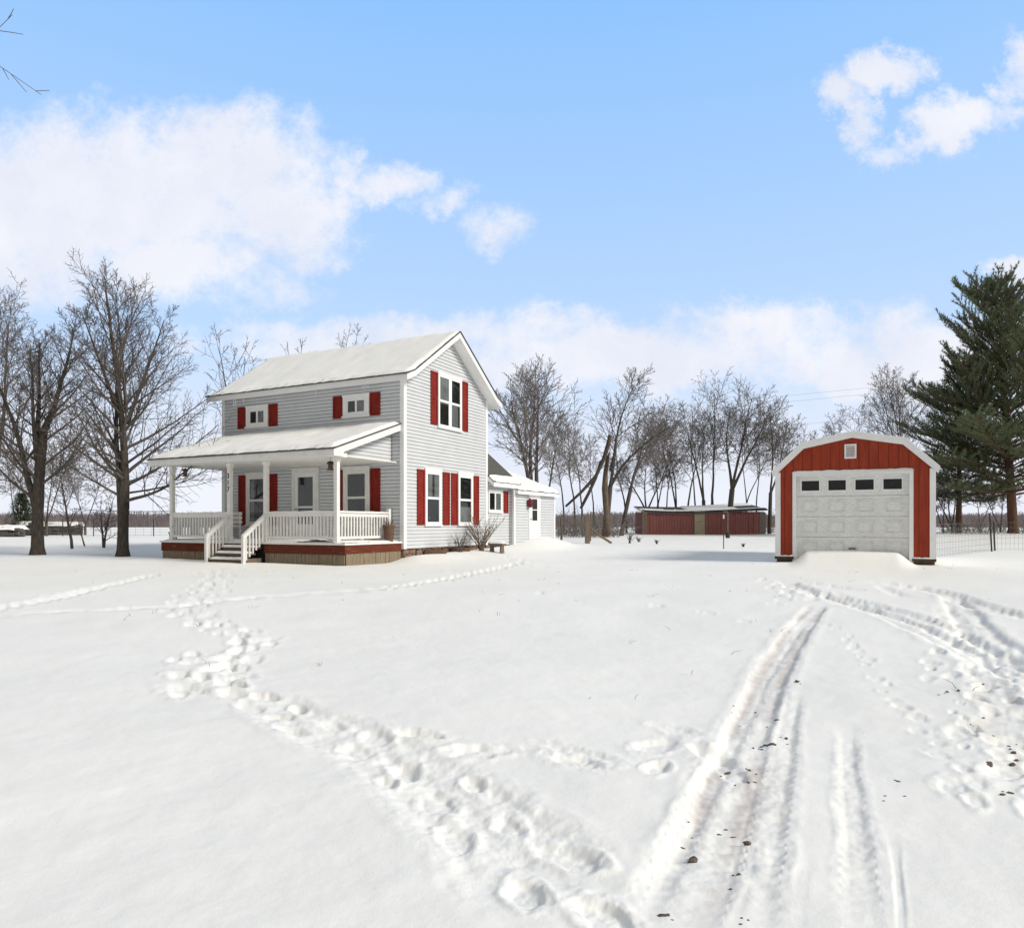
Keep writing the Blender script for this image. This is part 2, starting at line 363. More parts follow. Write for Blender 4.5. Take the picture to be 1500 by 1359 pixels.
    line([(1380, 880), (1400, 920), (1440, 980), (1475, 1050), (1500, 1120), (1530, 1200)], .16, .04, .5, .012, .4, .6)
    prints([(1120, 850), (1140, 862), (1165, 872), (1190, 866), (1215, 872), (1150, 885), (1110, 880)], .3, .15, .22, .08, .12)
    for k in range(4): prints([(1395 + k * 12, 935 + k * 8), (1425 + k * 14, 990), (1450 + k * 16, 1060), (1475 + k * 14, 1130), (1500 + k * 8, 1200)], .28, .12, .15, .05, .12, .1)
    prints([(1205, 915), (1240, 935), (1262, 960), (1290, 995), (1318, 1030), (1342, 1055), (1362, 1085), (1382, 1112), (1425, 1140), (1458, 1168)], .21, .025, .085, .035, .02, .1, .7)
    prints([(1400, 1030), (1412, 1060), (1436, 1105)], .2, .03, .07, .03, .02)
    prints([(1165, 995), (1148, 1010)], .2, .03, .1, .03)
    Z += rough * ((fbm(X * 24, Y * 24, 15, 3) - .5) * .015 + (fbm(X * 7, Y * 7, 16, 2) - .5) * .010) * smooth((16 - dist) / 8)
    GRID.update(az=az, rr=rr, z=Z.reshape(shape))
    verts = np.stack([X, Y, Z], 1)
    n, m_ = shape
    i = np.arange((n - 1))[:, None] * m_; j = np.arange(m_)[None, :]; j2 = (j + 1) % m_
    f = np.stack([i + j, i + m_ + j, i + m_ + j2, i + j2], -1).reshape(-1, 4)
    me = bpy.data.meshes.new('ground')
    me.vertices.add(len(verts) + 1); me.vertices.foreach_set('co', np.concatenate([verts.ravel(), [0, 0, 0]]))
    # centre fan closes the sheet under the camera
    fan = np.stack([np.full(m_, len(verts)), j2[0] * 0 + j[0], j2[0]], 1)[:, [0, 1, 2]]
    nl = f.size + fan.size
    me.loops.add(nl); me.loops.foreach_set('vertex_index', np.concatenate([f.ravel(), fan.ravel()]).astype(np.int32))
    me.polygons.add(len(f) + len(fan))
    me.polygons.foreach_set('loop_start', np.concatenate([np.arange(len(f)) * 4, f.size + np.arange(len(fan)) * 3]).astype(np.int32))
    me.polygons.foreach_set('use_smooth', np.ones(len(f) + len(fan), bool))
    at_ = me.attributes.new('dirt', 'FLOAT', 'POINT'); at_.data.foreach_set('value', np.concatenate([dirt, [0]]).astype(np.float32))
    me.update(calc_edges=True); me.validate()
    me.materials.append(M['groundsnow'])
    o = bpy.data.objects.new('ground', me); COL.objects.link(o)
    tag(o, 'snow covered yard with footprints and wheel ruts', 'ground', kind='structure')
build_ground()

# ------------------------------------------------------------------ building pieces
def siding(mb, Mf, a0, a1, z0, z1, clip=None, course=.105):
    z = z0
    while z < z1 - 1e-4:
        zb = min(z + course, z1)
        la, lb = (a0, a1) if not clip else clip(z); ua, ub = (a0, a1) if not clip else clip(zb)
        if lb - la > .02:
            if ub - ua < .01: ua = ub = (ua + ub) / 2
            k = min(1, .068 / max(zb - z, .001)); ma, m2, zm = lerp(la, ua, k), lerp(lb, ub, k), lerp(z, zb, k)
            mb.quad(Mf(la, z - .008, .038), Mf(lb, z - .008, .038), Mf(m2, zm, .036), Mf(ma, zm, .036))
            mb.quad(Mf(ma, zm, .036), Mf(m2, zm, .036), Mf(ub, zb, -.004), Mf(ua, zb, -.004))
            mb.quad(Mf(la, z - .004, -.02), Mf(lb, z - .004, -.02), Mf(lb, z - .008, .038), Mf(la, z - .008, .038))
        z = zb

def snow_sheet(prof, x0, x1, thick, seed, fn=lambda a, b, c: (a, b, c), nx=60, edge=.12, bare=None):
    """lumpy layer lying on a roof; prof = (y, z) polyline of the roof surface"""
    L = [0]
    for (a, b), (c, d) in zip(prof, prof[1:]): L.append(L[-1] + math.hypot(c - a, d - b))
    n = max(8, int(L[-1] / .12)); P = []
    ss = np.linspace(0, L[-1], n); ys = np.interp(ss, L, [p[0] for p in prof]); zs = np.interp(ss, L, [p[1] for p in prof])
    xs = np.linspace(x0, x1, nx)
    for i in range(n):
        row = []
        for j in range(nx):
            e = min(ss[i], L[-1] - ss[i], xs[j] - x0, x1 - xs[j])
            w = float(fbm(xs[j] * 1.3 + seed, ss[i] * 1.3, seed)); w2 = float(fbm(xs[j] * 6, ss[i] * 6, seed + 5, 3))
            t = thick * (.45 + 1.1 * w + .35 * (w2 - .5)) * min(1, (e / edge + .0)) ** .5 if e > 0 else -.02
            if e <= 0 or (bare and bare(xs[j], ss[i] / L[-1], w2)): t = -.02
            jog = (w2 - .5) * .16 if e <= 1e-6 else 0
            row.append(fn(xs[j], ys[i] + jog * (1 if i < n / 2 else -1), zs[i] + t))
        P.append(row)
    mb = MB(); mb.grid(P); return mb

def window(Mf, a0, a1, z0, z1, parent, casing=.09, style='double', curtain=None, head=.0, mat_=None):
    """a cased window as a part of the house with sash, panes and curtain under it"""
    if a0 > a1: a0, a1 = a1, a0
    if z0 > z1: z0, z1 = z1, z0
    w = MB(); c = casing; m_ = mat_ or M['trim']
    w.wbox(Mf, a0, a0 + c, 0, .075, z0, z1); w.wbox(Mf, a1 - c, a1, 0, .075, z0, z1)
    w.wbox(Mf, a0 - .02, a1 + .02, 0, .085, z1, z1 + .06 + head); w.wbox(Mf, a0 + c, a1 - c, 0, .074, z1 - c * .7, z1)
    w.wbox(Mf, a0 - .03, a1 + .03, 0, .10, z0 - .05, z0); w.wbox(Mf, a0 + c, a1 - c, 0, .074, z0, z0 + c * .5)
    win = w.build('window', m_, parent)
    b0, b1, y0, y1 = a0 + c, a1 - c, z0 + c * .5, z1 - c * .7
    d = MB(); d.wbox(Mf, b0, b1, .0365, .038, y0, y1); d.build('backing', M['dark'], win)
    s = MB(); t = .035
    def frame(p0, p1, q0, q1, o):
        s.wbox(Mf, p0, p0 + t, .045, o, q0, q1); s.wbox(Mf, p1 - t, p1, .045, o, q0, q1)
        s.wbox(Mf, p0 + t, p1 - t, .045, o, q0, q0 + t); s.wbox(Mf, p0 + t, p1 - t, .045, o, q1 - t, q1)
    g = MB()
    if style == 'double':
        mid = (y0 + y1) / 2; frame(b0, b1, y0, mid, .064); frame(b0, b1, mid, y1, .070)
    elif style == 'slider':
        mid = (b0 + b1) / 2; frame(b0, mid, y0, y1, .064); frame(mid, b1, y0, y1, .069)
    elif style == 'twin':
        mid = (b0 + b1) / 2; h = (y0 + y1) / 2; s.wbox(Mf, mid - .05, mid + .05, .03, .072, y0, y1)
        for p0, p1 in ((b0, mid - .05), (mid + .05, b1)): frame(p0, p1, y0, h, .062); frame(p0, p1, h, y1, .068)
    s.build('sash', m_, win)
    g.wbox(Mf, b0 + .005, b1 - .005, .052, .055, y0 + .005, y1 - .005); g.build('pane', M['glass'], win)
    if curtain:
        for (f0, f1, h0, h1) in curtain:
            k = MB(); n = 22; rows = []
            for zi in range(7):
                z = lerp(lerp(y0, y1, h0), lerp(y0, y1, h1), zi / 6); row = []
                for i in range(n):
                    a = lerp(lerp(b0, b1, f0), lerp(b0, b1, f1), i / (n - 1)); row.append(Mf(a, z, .045 + .005 * math.sin(i * 1.9 + zi * .15)))
                rows.append(row)
            k.grid(rows); k.build('curtain', M['curtain'], win, True)
    return win

def shutter(Mf, a0, a1, z0, z1, parent, label=None):
    if a0 > a1: a0, a1 = a1, a0
    if z0 > z1: z0, z1 = z1, z0
    m = MB(); t = min(.05, (a1 - a0) * .2); o = .062
    m.wbox(Mf, a0, a0 + t, .024, o, z0, z1); m.wbox(Mf, a1 - t, a1, .024, o, z0, z1)
    cuts = [z0, z0 + (z1 - z0) * .5, z1] if z1 - z0 > .9 else [z0, z1]
    m.wbox(Mf, a0 + t, a1 - t, .024, o, z0, z0 + .05); m.wbox(Mf, a0 + t, a1 - t, .024, o, z1 - .05, z1)
    if len(cuts) > 2: m.wbox(Mf, a0 + t, a1 - t, .024, o, cuts[1] - .03, cuts[1] + .03)
    m.wbox(Mf, a0 + t, a1 - t, .024, o - .016, z0 + .05, (cuts[1] - .03) if len(cuts) > 2 else z1 - .05)
    if len(cuts) > 2: m.wbox(Mf, a0 + t, a1 - t, .024, o - .016, cuts[1] + .03, z1 - .05)
    s = m.build('shutter', M['shutter'], parent)
    if label: s['label'] = label
    return s

# ------------------------------------------------------------------ farmhouse
W, D = 7.38, 4.85
house = tag(empty('farmhouse', (HC[0], HC[1], 0), -HA), 'two storey grey sided farmhouse with red shutters, front porch and low rear addition', 'house')
FR = lambda a, z, o: (a, -o, z)                  # front wall
SD = lambda a, z, o: (o, a, z)                   # gable wall
LF = lambda a, z, o: (-W - o, a, z)
BK = lambda a, z, o: (a, D + o, z)
ZB, EV, AP = .46, 5.36, 7.02
def gable_clip(z):
    if z <= EV: return (0, D)
    k = (z - EV) / (AP - EV) * D / 2; return (k, D - k)
w = MB()
siding(w, FR, -W, 0, ZB, EV + .1); siding(w, SD, 0, D, ZB, AP, gable_clip); siding(w, LF, 0, D, ZB, AP, gable_clip); siding(w, BK, -W, 0, ZB, EV + .1)
w.build('wall', M['siding'], house)
for x, y, dx, dy in ((0, 0, 1, -1), (-W, 0, -1, -1), (0, D, 1, 1), (-W, D, -1, 1)):
    t = MB(); t.box(*sorted((x - dx * .09, x + dx * .048)), *sorted((y - dy * .0, y + dy * .048)), ZB - .02, EV + .12)
    t.box(*sorted((x, x + dx * .048)), *sorted((y - dy * .09, y - dy * .001)), ZB - .02, EV + .12)
    t.build('corner_trim', M['trim'], house)
# foundation of rough stones
f = MB(); f.box(-W + .05, -.05, .05, D - .05, -.3, ZB + .02)
rg = R_(5); y = .02
while y < D:
    L = rg.uniform(.18, .42); z = -.1
    while z < ZB - .03:
        h = rg.uniform(.12, .2); o = rg.uniform(-.03, .02)
        f.hexa([(-.1, y, z), (o, y + .02, z + .02), (o, y + L - .03, z + .01), (-.1, y + L, z), (-.1, y, min(z + h, ZB)), (o - .01, y + .03, min(z + h - .02, ZB)), (o, y + L - .02, min(z + h - .01, ZB)), (-.1, y + L, min(z + h, ZB))]); z += h
    y += L
fo = f.build('foundation', M['stone'], house)
for ya, yb in ((1.15, 1.65), (2.45, 3.05)):
    v = MB(); v.box(-.02, .035, ya, yb, .12, ZB - .06); fr = v.build('vent', M['iron'], fo)
# window wells in front of the vents
for ya, yb in ((1.0, 1.9), (2.55, 3.2)):
    v = MB(); pts = [(.45 * math.sin(math.pi * i / 10), lerp(ya, yb, i / 10)) for i in range(11)]
    for (p, q), (p2, q2) in zip(pts, pts[1:]): v.hexa([(p + .02, q, .0), (p2 + .02, q2, .0), (p2 + .06, q2, .0), (p + .06, q, .0), (p + .02, q, .40), (p2 + .02, q2, .40), (p2 + .06, q2, .40), (p + .06, q, .40)])
    v.build('window_well', M['rust'], fo)
# main roof: white boxed slab, dark shingle skin, snow
RT = [(-.41, 5.43), (-.02, 5.60), (D / 2, 7.26), (D + .02, 5.60), (D + .41, 5.43)]
X0, X1 = -W - .36, .43
fx = lambda p, q, a: (a, p, q)
def slab(mb, top, t0, t1, x0, x1): mb.prism([(p, q - t0) for p, q in top] + [(p, q - t1) for p, q in reversed(top)], fx, x0, x1)
r = MB(); slab(r, [(RT[0][0] - .03, RT[0][1] - .012)] + RT[1:-1] + [(RT[-1][0] + .03, RT[-1][1] - .012)], 0, .035, X0 - .03, X1 + .03); roof = r.build('roof', M['shingle'], house)
r = MB(); slab(r, RT, .036, .215, X0, X1); r.build('fascia', M['trim'], roof)
snow_sheet(RT[:3], X0 + .02, X1 - .0, .07, 11, nx=90).build('snow', M['snow'], roof, True)
snow_sheet(RT[2:], X0 + .02, X1 - .0, .06, 13, nx=60).build('snow', M['snow'], roof, True)
for px, L in ((343, .35), (346, .3), (357, .2), (463, .22), (531, .12), (534, .18), (537, .12), (540, .14)):
    x, _ = hit_y(px, 570, -.38); i = MB(); i.tube([(x, -.40, 5.22), (x, -.40, 5.22 - L * .5), (x, -.40, 5.22 - L)], [.014, .008, .002], 5); i.build('icicle', M['ice'], roof, True)
# openings: gable wall
a0, z1 = hit_x(639.5, 545); a1, z0 = hit_x(674, 630); z0 = hit_x(640, 624)[1]
window(SD, a0, a1, z0, z1 - .04, house, .07, 'twin', [(.06, .42, .45, 1), (.55, .9, .0, .5)])
for p0, p1 in ((629, 639), (674.5, 683.5)):
    shutter(SD, hit_x(p0, 0)[0], hit_x(p1, 0)[0], z0 + .02, z1 - .02, house)
zt = hit_x(620.5, 689)[1]; zb = hit_x(620.5, 768)[1]
for p0, p1, cu in ((620.5, 644, [(.0, .45, .5, 1), (.62, 1, .5, 1)]), (669, 690.5, [(.1, .9, .0, .35)])):
    window(SD, hit_x(p0, 0)[0], hit_x(p1, 0)[0], zb, zt, house, .085, 'double', cu, .03)
for p0, p1 in ((609, 620), (646.8, 656.8), (659, 668.5), (691.3, 699.7)): shutter(SD, hit_x(p0, 0)[0], hit_x(p1, 0)[0], zb - .02, zt + .02, house)
# openings: front wall, upper
for p0, p1, s in ((362.6, 394.5, (350, 361.8, 395.4, 408)), (504.4, 542.5, (489.3, 503.6, 543.3, 558.4))):
    ym = {362.6: (596, 627), 504.4: (580, 612)}[p0]
    xa, za = hit_y(p0, ym[0]); xb, _ = hit_y(p1, 0); zb_ = hit_y(p0, ym[1])[1]
    window(FR, xa, xb, zb_ + .03, za - .05, house, .15, 'slider', [(.55, .95, .0, 1)])
    for k in (0, 2): shutter(FR, hit_y(s[k], 0)[0], hit_y(s[k + 1], 0)[0], zb_ - .02, za, house)
# openings: front wall, under the porch
for p0, p1, yt, s in ((362.6, 394.8, 695, (351, 362, 395.4, 407.7)), (504.8, 543, 687, (494.3, 504, 544, 558.4))):
    xa, za = hit_y(p0, yt); xb, _ = hit_y(p1, 0); zb_ = 1.14
    window(FR, xa, xb, zb_, za - .04, house, .13, 'double', [(.1, .3, .0, 1)] if p0 < 400 else None, .04, M['worn'])
    for k in (0, 2): shutter(FR, hit_y(s[k], 0)[0], hit_y(s[k + 1], 0)[0], zb_ - .02, za - .02, house)
# front door with glazed storm door
xa, za = hit_y(429.8, 688); xb, _ = hit_y(468.8, 0); zd = .74
d = MB(); d.wbox(FR, xa, xa + .11, 0, .08, zd, za); d.wbox(FR, xb - .11, xb, 0, .08, zd, za); d.wbox(FR, xa + .11, xb - .11, 0, .08, za - .12, za); d.wbox(FR, xa - .02, xb + .02, 0, .1, za, za + .04)
door = d.build('door', M['worn'], house); p0, p1 = xa + .11, xb - .11
d = MB(); d.wbox(FR, p0, p0 + .13, .03, .06, zd, za - .12); d.wbox(FR, p1 - .13, p1, .03, .06, zd, za - .12); d.wbox(FR, p0 + .13, p1 - .13, .03, .06, zd, zd + .42); d.wbox(FR, p0 + .13, p1 - .13, .03, .06, za - .25, za - .12)
d.wbox(FR, p0 + .13, p1 - .13, .03, .058, 1.66, 1.72); d.build('storm_frame', M['trim'], door)
d = MB(); d.wbox(FR, p0 + .13, p1 - .13, .0365, .039, zd + .42, za - .25); d.build('backing', M['dark'], door)
d = MB(); d.wbox(FR, p0 + .14, p1 - .14, .045, .048, zd + .43, za - .26); d.build('pane', M['glass'], door)
d = MB(); d.tube([FR(p0 + .06, 1.62, .06), FR(p0 + .06, 1.62, .10)], .018, 8); d.tube([FR(p0 + .06, 1.62, .105), FR(p0 + .15, 1.62, .105)], .010, 6); d.build('handle', M['iron'], door)

# ---- porch
PX0, PX1, PD = -7.20, -.012, 2.48
DZ = .66
d = MB(); d.box(PX0 - .03, PX1, -PD - .04, -.03, DZ - .05, DZ); deck = d.build('porch_deck', M['worn'], house)
d = MB(); d.box(PX0, -4.42, -PD, -PD + .05, DZ - .30, DZ - .052); sk1 = MB(); sk1.box(-2.91, PX1 - .03, -PD, -PD + .05, DZ - .30, DZ - .052)
sk1.box(PX1 - .08, PX1 - .028, -PD + .052, -.03, DZ - .27, DZ - .052); sk1.build('skirt_board', M['redboard'], deck); d.box(PX0, PX0 + .05, -PD + .052, -.03, DZ - .3, DZ - .052)
d.build('skirt_board', M['redboard'], deck)
d = MB(); rg = R_(8)
def planks(a0, a1, z1, fn):
    a = a0
    while a < a1 - .02:
        b = min(a + rg.uniform(.10, .2), a1); o = rg.uniform(0, .018); d.hexa([fn(a, o, -.25), fn(b - .008, o, -.25), fn(b - .008, o + .03, -.25), fn(a, o + .03, -.25), fn(a, o, z1), fn(b - .008, o, z1), fn(b - .008, o + .03, z1), fn(a, o + .03, z1)]); a = b
planks(PX0 + .02, -4.44, DZ - .303, lambda a, o, z: (a, -PD + .012 + o, z)); d.build('skirt_planks', M['tan'], deck); d = MB(); planks(-2.89, PX1 - .06, DZ - .303, lambda a, o, z: (a, -PD + .012 + o, z))
d.build('skirt_planks', M['tan'], deck); d = MB(); planks(-PD + .07, -.05, DZ - .273, lambda a, o, z: (PX1 - .045 - o, a, z)); d.build('skirt_planks', M['tan'], deck); d = MB(); planks(-PD + .07, -.05, DZ - .303, lambda a, o, z: (PX0 + .02 + o, a, z))
d.build('skirt_planks', M['tan'], deck)
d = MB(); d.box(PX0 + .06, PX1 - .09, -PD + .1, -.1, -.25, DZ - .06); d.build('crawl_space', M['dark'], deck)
s = snow_sheet([(-PD - .02, DZ), (-1.2, DZ), (-.05, DZ)], PX0 + .02, PX1 - .03, .045, 23, nx=80, edge=.2); s.build('snow', M['snow'], deck, True)
# drift of snow round the corner post
P = []
for i in range(15):
    P.append([(-.75 + lerp(-1.0, .72, j / 20), -2.2 + lerp(-.26, .8, i / 14), DZ + .02 + max(-.03, .17 * math.exp(-((j - 9) / 5.5) ** 2 - ((i - 4) / 4.5) ** 2) + .02 * rg.random() - .02)) for j in range(21)])
s = MB(); s.grid(P); s.build('snow_drift', M['snow'], deck, True)
# posts
PY = -2.36; BZ = 2.90
def post(x, y, z0=DZ, z1=BZ):
    p = MB(); h = .058
    p.box(x - h, x + h, y - h, y + h, z0, z1 - .1); p.box(x - h - .018, x + h + .018, y - h - .018, y + h + .018, z1 - .1, z1); p.box(x - h - .012, x + h + .012, y - h - .012, y + h + .012, z0 + .001, z0 + .14)
    return p.build('porch_post', M['worn'], house, bevel=.006)
posts = [post(x, PY) for x in (-6.85, -4.38, -2.95, -.42)]
posts[1]['label'] = 'porch post carrying the house number'
# house number, one digit under the other
for i, ch in enumerate('317'):
    cu = bpy.data.curves.new('digit', 'FONT'); cu.body = ch; cu.size = .2; cu.extrude = .006; cu.align_x = 'CENTER'
    o = bpy.data.objects.new('digit', cu); COL.objects.link(o)
    dg = bpy.context.evaluated_depsgraph_get(); me = bpy.data.meshes.new_from_object(o.evaluated_get(dg)); bpy.data.objects.remove(o)
    me.name = 'digit'; me.materials.clear(); me.materials.append(M['dark'])
    o = bpy.data.objects.new('house_number', me); COL.objects.link(o); o.parent = posts[1]; o.location = (-4.38, PY - .068, 2.47 - i * .19); o.rotation_euler = (math.pi / 2, 0, 0)
def railing(p, q):
    (x0, y0), (x1, y1) = p, q; L = math.hypot(x1 - x0, y1 - y0); ux, uy = (x1 - x0) / L, (y1 - y0) / L
    def MM(a, z, o): return (x0 + ux * a - uy * o, y0 + uy * a + ux * o, z)
    r_ = MB(); r_.wbox(MM, .05, L - .05, -.06, .06, 1.46, 1.50); r_.wbox(MM, .05, L - .05, -.022, .022, 1.36, 1.458); r_.wbox(MM, .05, L - .05, -.03, .03, .76, .83)
    rail = r_.build('railing', M['worn'], house)
    b = MB(); n = int(L / .118)
    for i in range(n):
        a = (i + .5) * L / n; b.wbox(MM, a - .02, a + .02, -.0215, .0215, .831, 1.359)
    b.build('balusters', M['worn'], rail)
    s = MB(); s.grid([[MM(lerp(.06, L - .06, j / 30), 1.501 + (.018 * float(vnoise(j * .5, 3 + x0)) if 0 < i < 3 else -.004), -.05 + .1 * i / 3) for j in range(31)] for i in range(4)]); s.build('snow', M['snow'], rail, True)
    return rail
railing((-6.85, PY), (-4.38, PY)); railing((-2.95, PY), (-.42, PY)); railing((-.42, PY), (-.42, -.14)); railing((-6.85, PY), (-6.85, -.05))
e = MB(); e.box(-.47, -.37, -.19, -.09, DZ, 1.60); e.build('newel_post', M['worn'], house, bevel=.006)
# steps with hand rails
st = MB()
for k, (ya, z) in enumerate(((-2.73, .52), (-2.93, .36), (-3.13, .20))):
    st.box(-4.30, -3.03, ya, ya + .26, z - .045, z); st.box(-4.26, -3.07, ya + .03, ya + .05, z - .2, z - .046)
st.box(-4.345, -4.301, -3.15, -2.50, -.1, .22); st.box(-3.029, -2.985, -3.15, -2.50, -.1, .22)
steps = st.build('porch_steps', M['oldwood'], house)
for k, (ya, z) in enumerate(((-2.74, .52), (-2.94, .36), (-3.14, .20))):
    P = [[(lerp(-4.29, -3.04, j / 16), ya + lerp(-.02, .22, i / 5), z + (.045 + .02 * rg.random() if 0 < i < 5 and 0 < j < 16 else -.003)) for j in range(17)] for i in range(6)]
    s = MB(); s.grid(P); s.build('snow', M['snow'], steps, True)
for x in (-4.38, -2.95):
    h = MB()
    def HR(a, z, o, x=x): return (x + o, lerp(PY, -3.16, a), z + lerp(0, -.60, a))
    h.hexa([HR(0.02, 1.44, -.05), HR(1.04, 1.44, -.05), HR(1.04, 1.44, .05), HR(.02, 1.44, .05), HR(.02, 1.485, -.05), HR(1.04, 1.485, -.05), HR(1.04, 1.485, .05), HR(.02, 1.485, .05)])
    h.hexa([HR(0.08, 1.34, -.02), HR(1.0, 1.34, -.02), HR(1.0, 1.34, .02), HR(.08, 1.34, .02), HR(.08, 1.44, -.02), HR(1.0, 1.44, -.02), HR(1.0, 1.44, .02), HR(.08, 1.44, .02)])
    for i in range(1, 7):
        a = i / 7 + .03; yy = lerp(PY, -3.16, a); zz = 1.34 - .6 * a; h.box(x - .019, x + .019, yy - .019, yy + .019, max(.12, zz - .62), zz)
    h.box(x - .042, x + .042, -3.2, -3.12, -.1, .86)
    h.build('stair_rail', M['worn'], house)
# porch roof
PR = [(-2.88, 3.10), (-.02, 4.08)]
r = MB(); slab(r, [(-2.91, 3.095), (-.02, 4.085)], 0, .035, -7.29, -.04); pr = r.build('porch_roof', M['shingle'], house)
r = MB(); r.prism([(-2.88, 3.064), (-.04, 4.036), (-.04, 3.86), (-2.5, 3.02), (-2.5, 2.90), (-2.88, 2.90)], fx, -.19, -.06); r.prism([(-2.88, 3.064), (-.04, 4.036), (-.04, 3.86), (-2.5, 3.02), (-2.5, 2.90), (-2.88, 2.90)], fx, -7.26, -7.13)
r.prism([(-2.88, 3.064), (-2.76, 3.105), (-2.76, 2.90), (-2.88, 2.90)], fx, -7.129, -.191)
r.build('fascia', M['worn'], pr)
r = MB(); r.box(-7.12, -.195, -2.75, -2.22, 2.905, 3.02); r.box(-7.12, -.195, -2.219, -.06, 2.93, 2.96); r.build('ceiling', M['worn'], pr)
snow_sheet([(-2.87, 3.10), (-.05, 4.07)], -7.26, -.06, .085, 31, nx=90).build('snow', M['snow'], pr, True)
g = MB(); GP = lambda a, z, o: (-.43 + o, a, z)
roofz = lambda y: 3.0 + (y + 2.5) * (3.84 - 3.0) / 2.45
z = 2.962
siding(g, GP, -2.4, -.06, 2.962, 3.82, lambda z: (min(-.07, max(-2.4, -2.5 + (z - 3.0) * 2.45 / .84)), -.06))
g.build('gable_infill', M['siding'], house)

# ---- rear addition in two steps
A1, A2 = 6.62, 10.30; E1, E2, OX = 2.66, 2.46, .17
N1 = lambda a, z, o: (-.02 + o, a, z)
N2 = lambda a, z, o: (OX + o, a, z)
NR = lambda a, z, o: (a, A1 - o, z)
NB = lambda a, z, o: (a, A2 + o, z)
w = MB(); siding(w, N1, D, A1, .42, E1); siding(w, N2, A1, A2, .40, E2); siding(w, NR, -.02, OX, .42, E2)
siding(w, NB, -4.2, OX, .40, 3.9, lambda z: (-4.2, OX) if z < E2 else (-4.2 + (z - E2) / .39, OX - (z - E2) / .39))
w.build('wall', M['siding'], house)
t = MB(); t.box(OX - .02, OX + .048, A1 - .048, A1 + .07, .38, E2 + .02); t.build('corner_trim', M['trim'], house); t = MB(); t.box(OX - .07, OX + .048, A2 - .07, A2 + .048, .38, E2 + .02); t.build('corner_trim', M['trim'], house)
# first roof: steep grey shingles, bare but for its lower edge; its ridge runs behind the house
RX = [(.30, 2.66), (-1.95, 4.60), (-4.2, 2.66)]
fy = lambda p, q, a: (p, a, q)
r = MB(); r.prism([(p, q) for p, q in RX] + [(p, q - .04) for p, q in reversed(RX)], fy, D + .03, A1 + .36); ar = r.build('addition_roof', M['agedshingle'], house)
r = MB(); r.prism([(p, q - .041) for p, q in RX] + [(p, q - .19) for p, q in reversed(RX)], fy, D + .03, A1 + .33); r.build('fascia', M['trim'], ar)
def fnx(a, b, c): return (b, a, c)
snow_sheet([(.31, 2.66), (.06, 2.875)], D + .04, A1 + .34, .09, 41, fnx, 26, .1).build('snow', M['snow'], ar, True)
RY = [(.36, 2.45), (-2.0, 3.36), (-4.4, 2.42)]
r = MB(); r.prism([(p, q) for p, q in RY] + [(p, q - .04) for p, q in reversed(RY)], fy, A1 + .02, A2 + .14); ar2 = r.build('addition_roof', M['shingle'], house)
r = MB(); r.prism([(p, q - .041) for p, q in RY] + [(p, q - .17) for p, q in reversed(RY)], fy, A1 + .0, A2 + .12); r.build('fascia', M['trim'], ar2)
snow_sheet([(.38, 2.45), (-2.0, 3.36), (-4.4, 2.42)], A1 + .03, A2 + .15, .11, 47, fnx, 40, .12).build('snow', M['snow'], ar2, True)
# window and shutter of the first room
ya, zt_ = hit_x(713.5, 718.5, 0); yb, _ = hit_x(734, 0, 0); zb_ = hit_x(713.5, 749, 0)[1]
window(N1, ya + .02, yb, zb_, zt_, house, .06, 'slider', [(.5, .95, 0, 1)])
shutter(N1, hit_x(737, 0, 0)[0], hit_x(743.5, 0, 0)[0], zb_ - .03, zt_ + .02, house, 'single red shutter of the addition window')
# back door
ya = hit_x(774.5, 0, OX)[0]; yb = hit_x(788.5, 0, OX)[0]; zt_ = 2.30; z0 = .52
d = MB(); d.wbox(N2, ya - .07, ya, 0, .06, z0, zt_); d.wbox(N2, yb, yb + .07, 0, .06, z0, zt_); d.wbox(N2, ya - .07, yb + .07, 0, .06, zt_, zt_ + .07); d.wbox(N2, ya, yb, .0, .045, z0, zt_); dr = d.build('door', M['trim'], house)
d = MB(); m_ = (ya + yb) / 2; d.wbox(N2, m_ - .2, m_ + .24, .046, .05, 1.30, 1.70); d.wbox(N2, m_ - .2, m_ + .24, .046, .05, 1.74, 2.14); d.build('pane', M['dark'], dr)
d = MB(); d.tube([N2(ya + .07, 1.35, .045), N2(ya + .07, 1.35, .10)], .02, 8); d.build('handle', M['iron'], dr)

# ------------------------------------------------------------------ things on and around the house
def on_house(name, x, y, z, label, cat, group=None):
    X, Y = house_world(x, y); return tag(empty(name, (X, Y, z), -HA), label, cat, group)
# wreath like lantern left of the back door
yl = hit_x(772.5, 0, OX)[0]
o = on_house('wall_lantern', OX + .05, yl - .05, 1.95, 'burgundy lantern hanging beside the white back door', 'lantern')
b = MB(); b.tube([(0, 0, -.16), (.06, 0, -.16), (.06, 0, .22)], .012, 6); b.build('bracket', M['iron'], o)
b = MB(); b.tube([(.1, 0, -.15), (.1, 0, -.12), (.1, 0, .08), (.1, 0, .12), (.1, 0, .2)], [.05, .10, .11, .12, .01], 10); b.build('lamp_body', M['burgundy'], o, True)
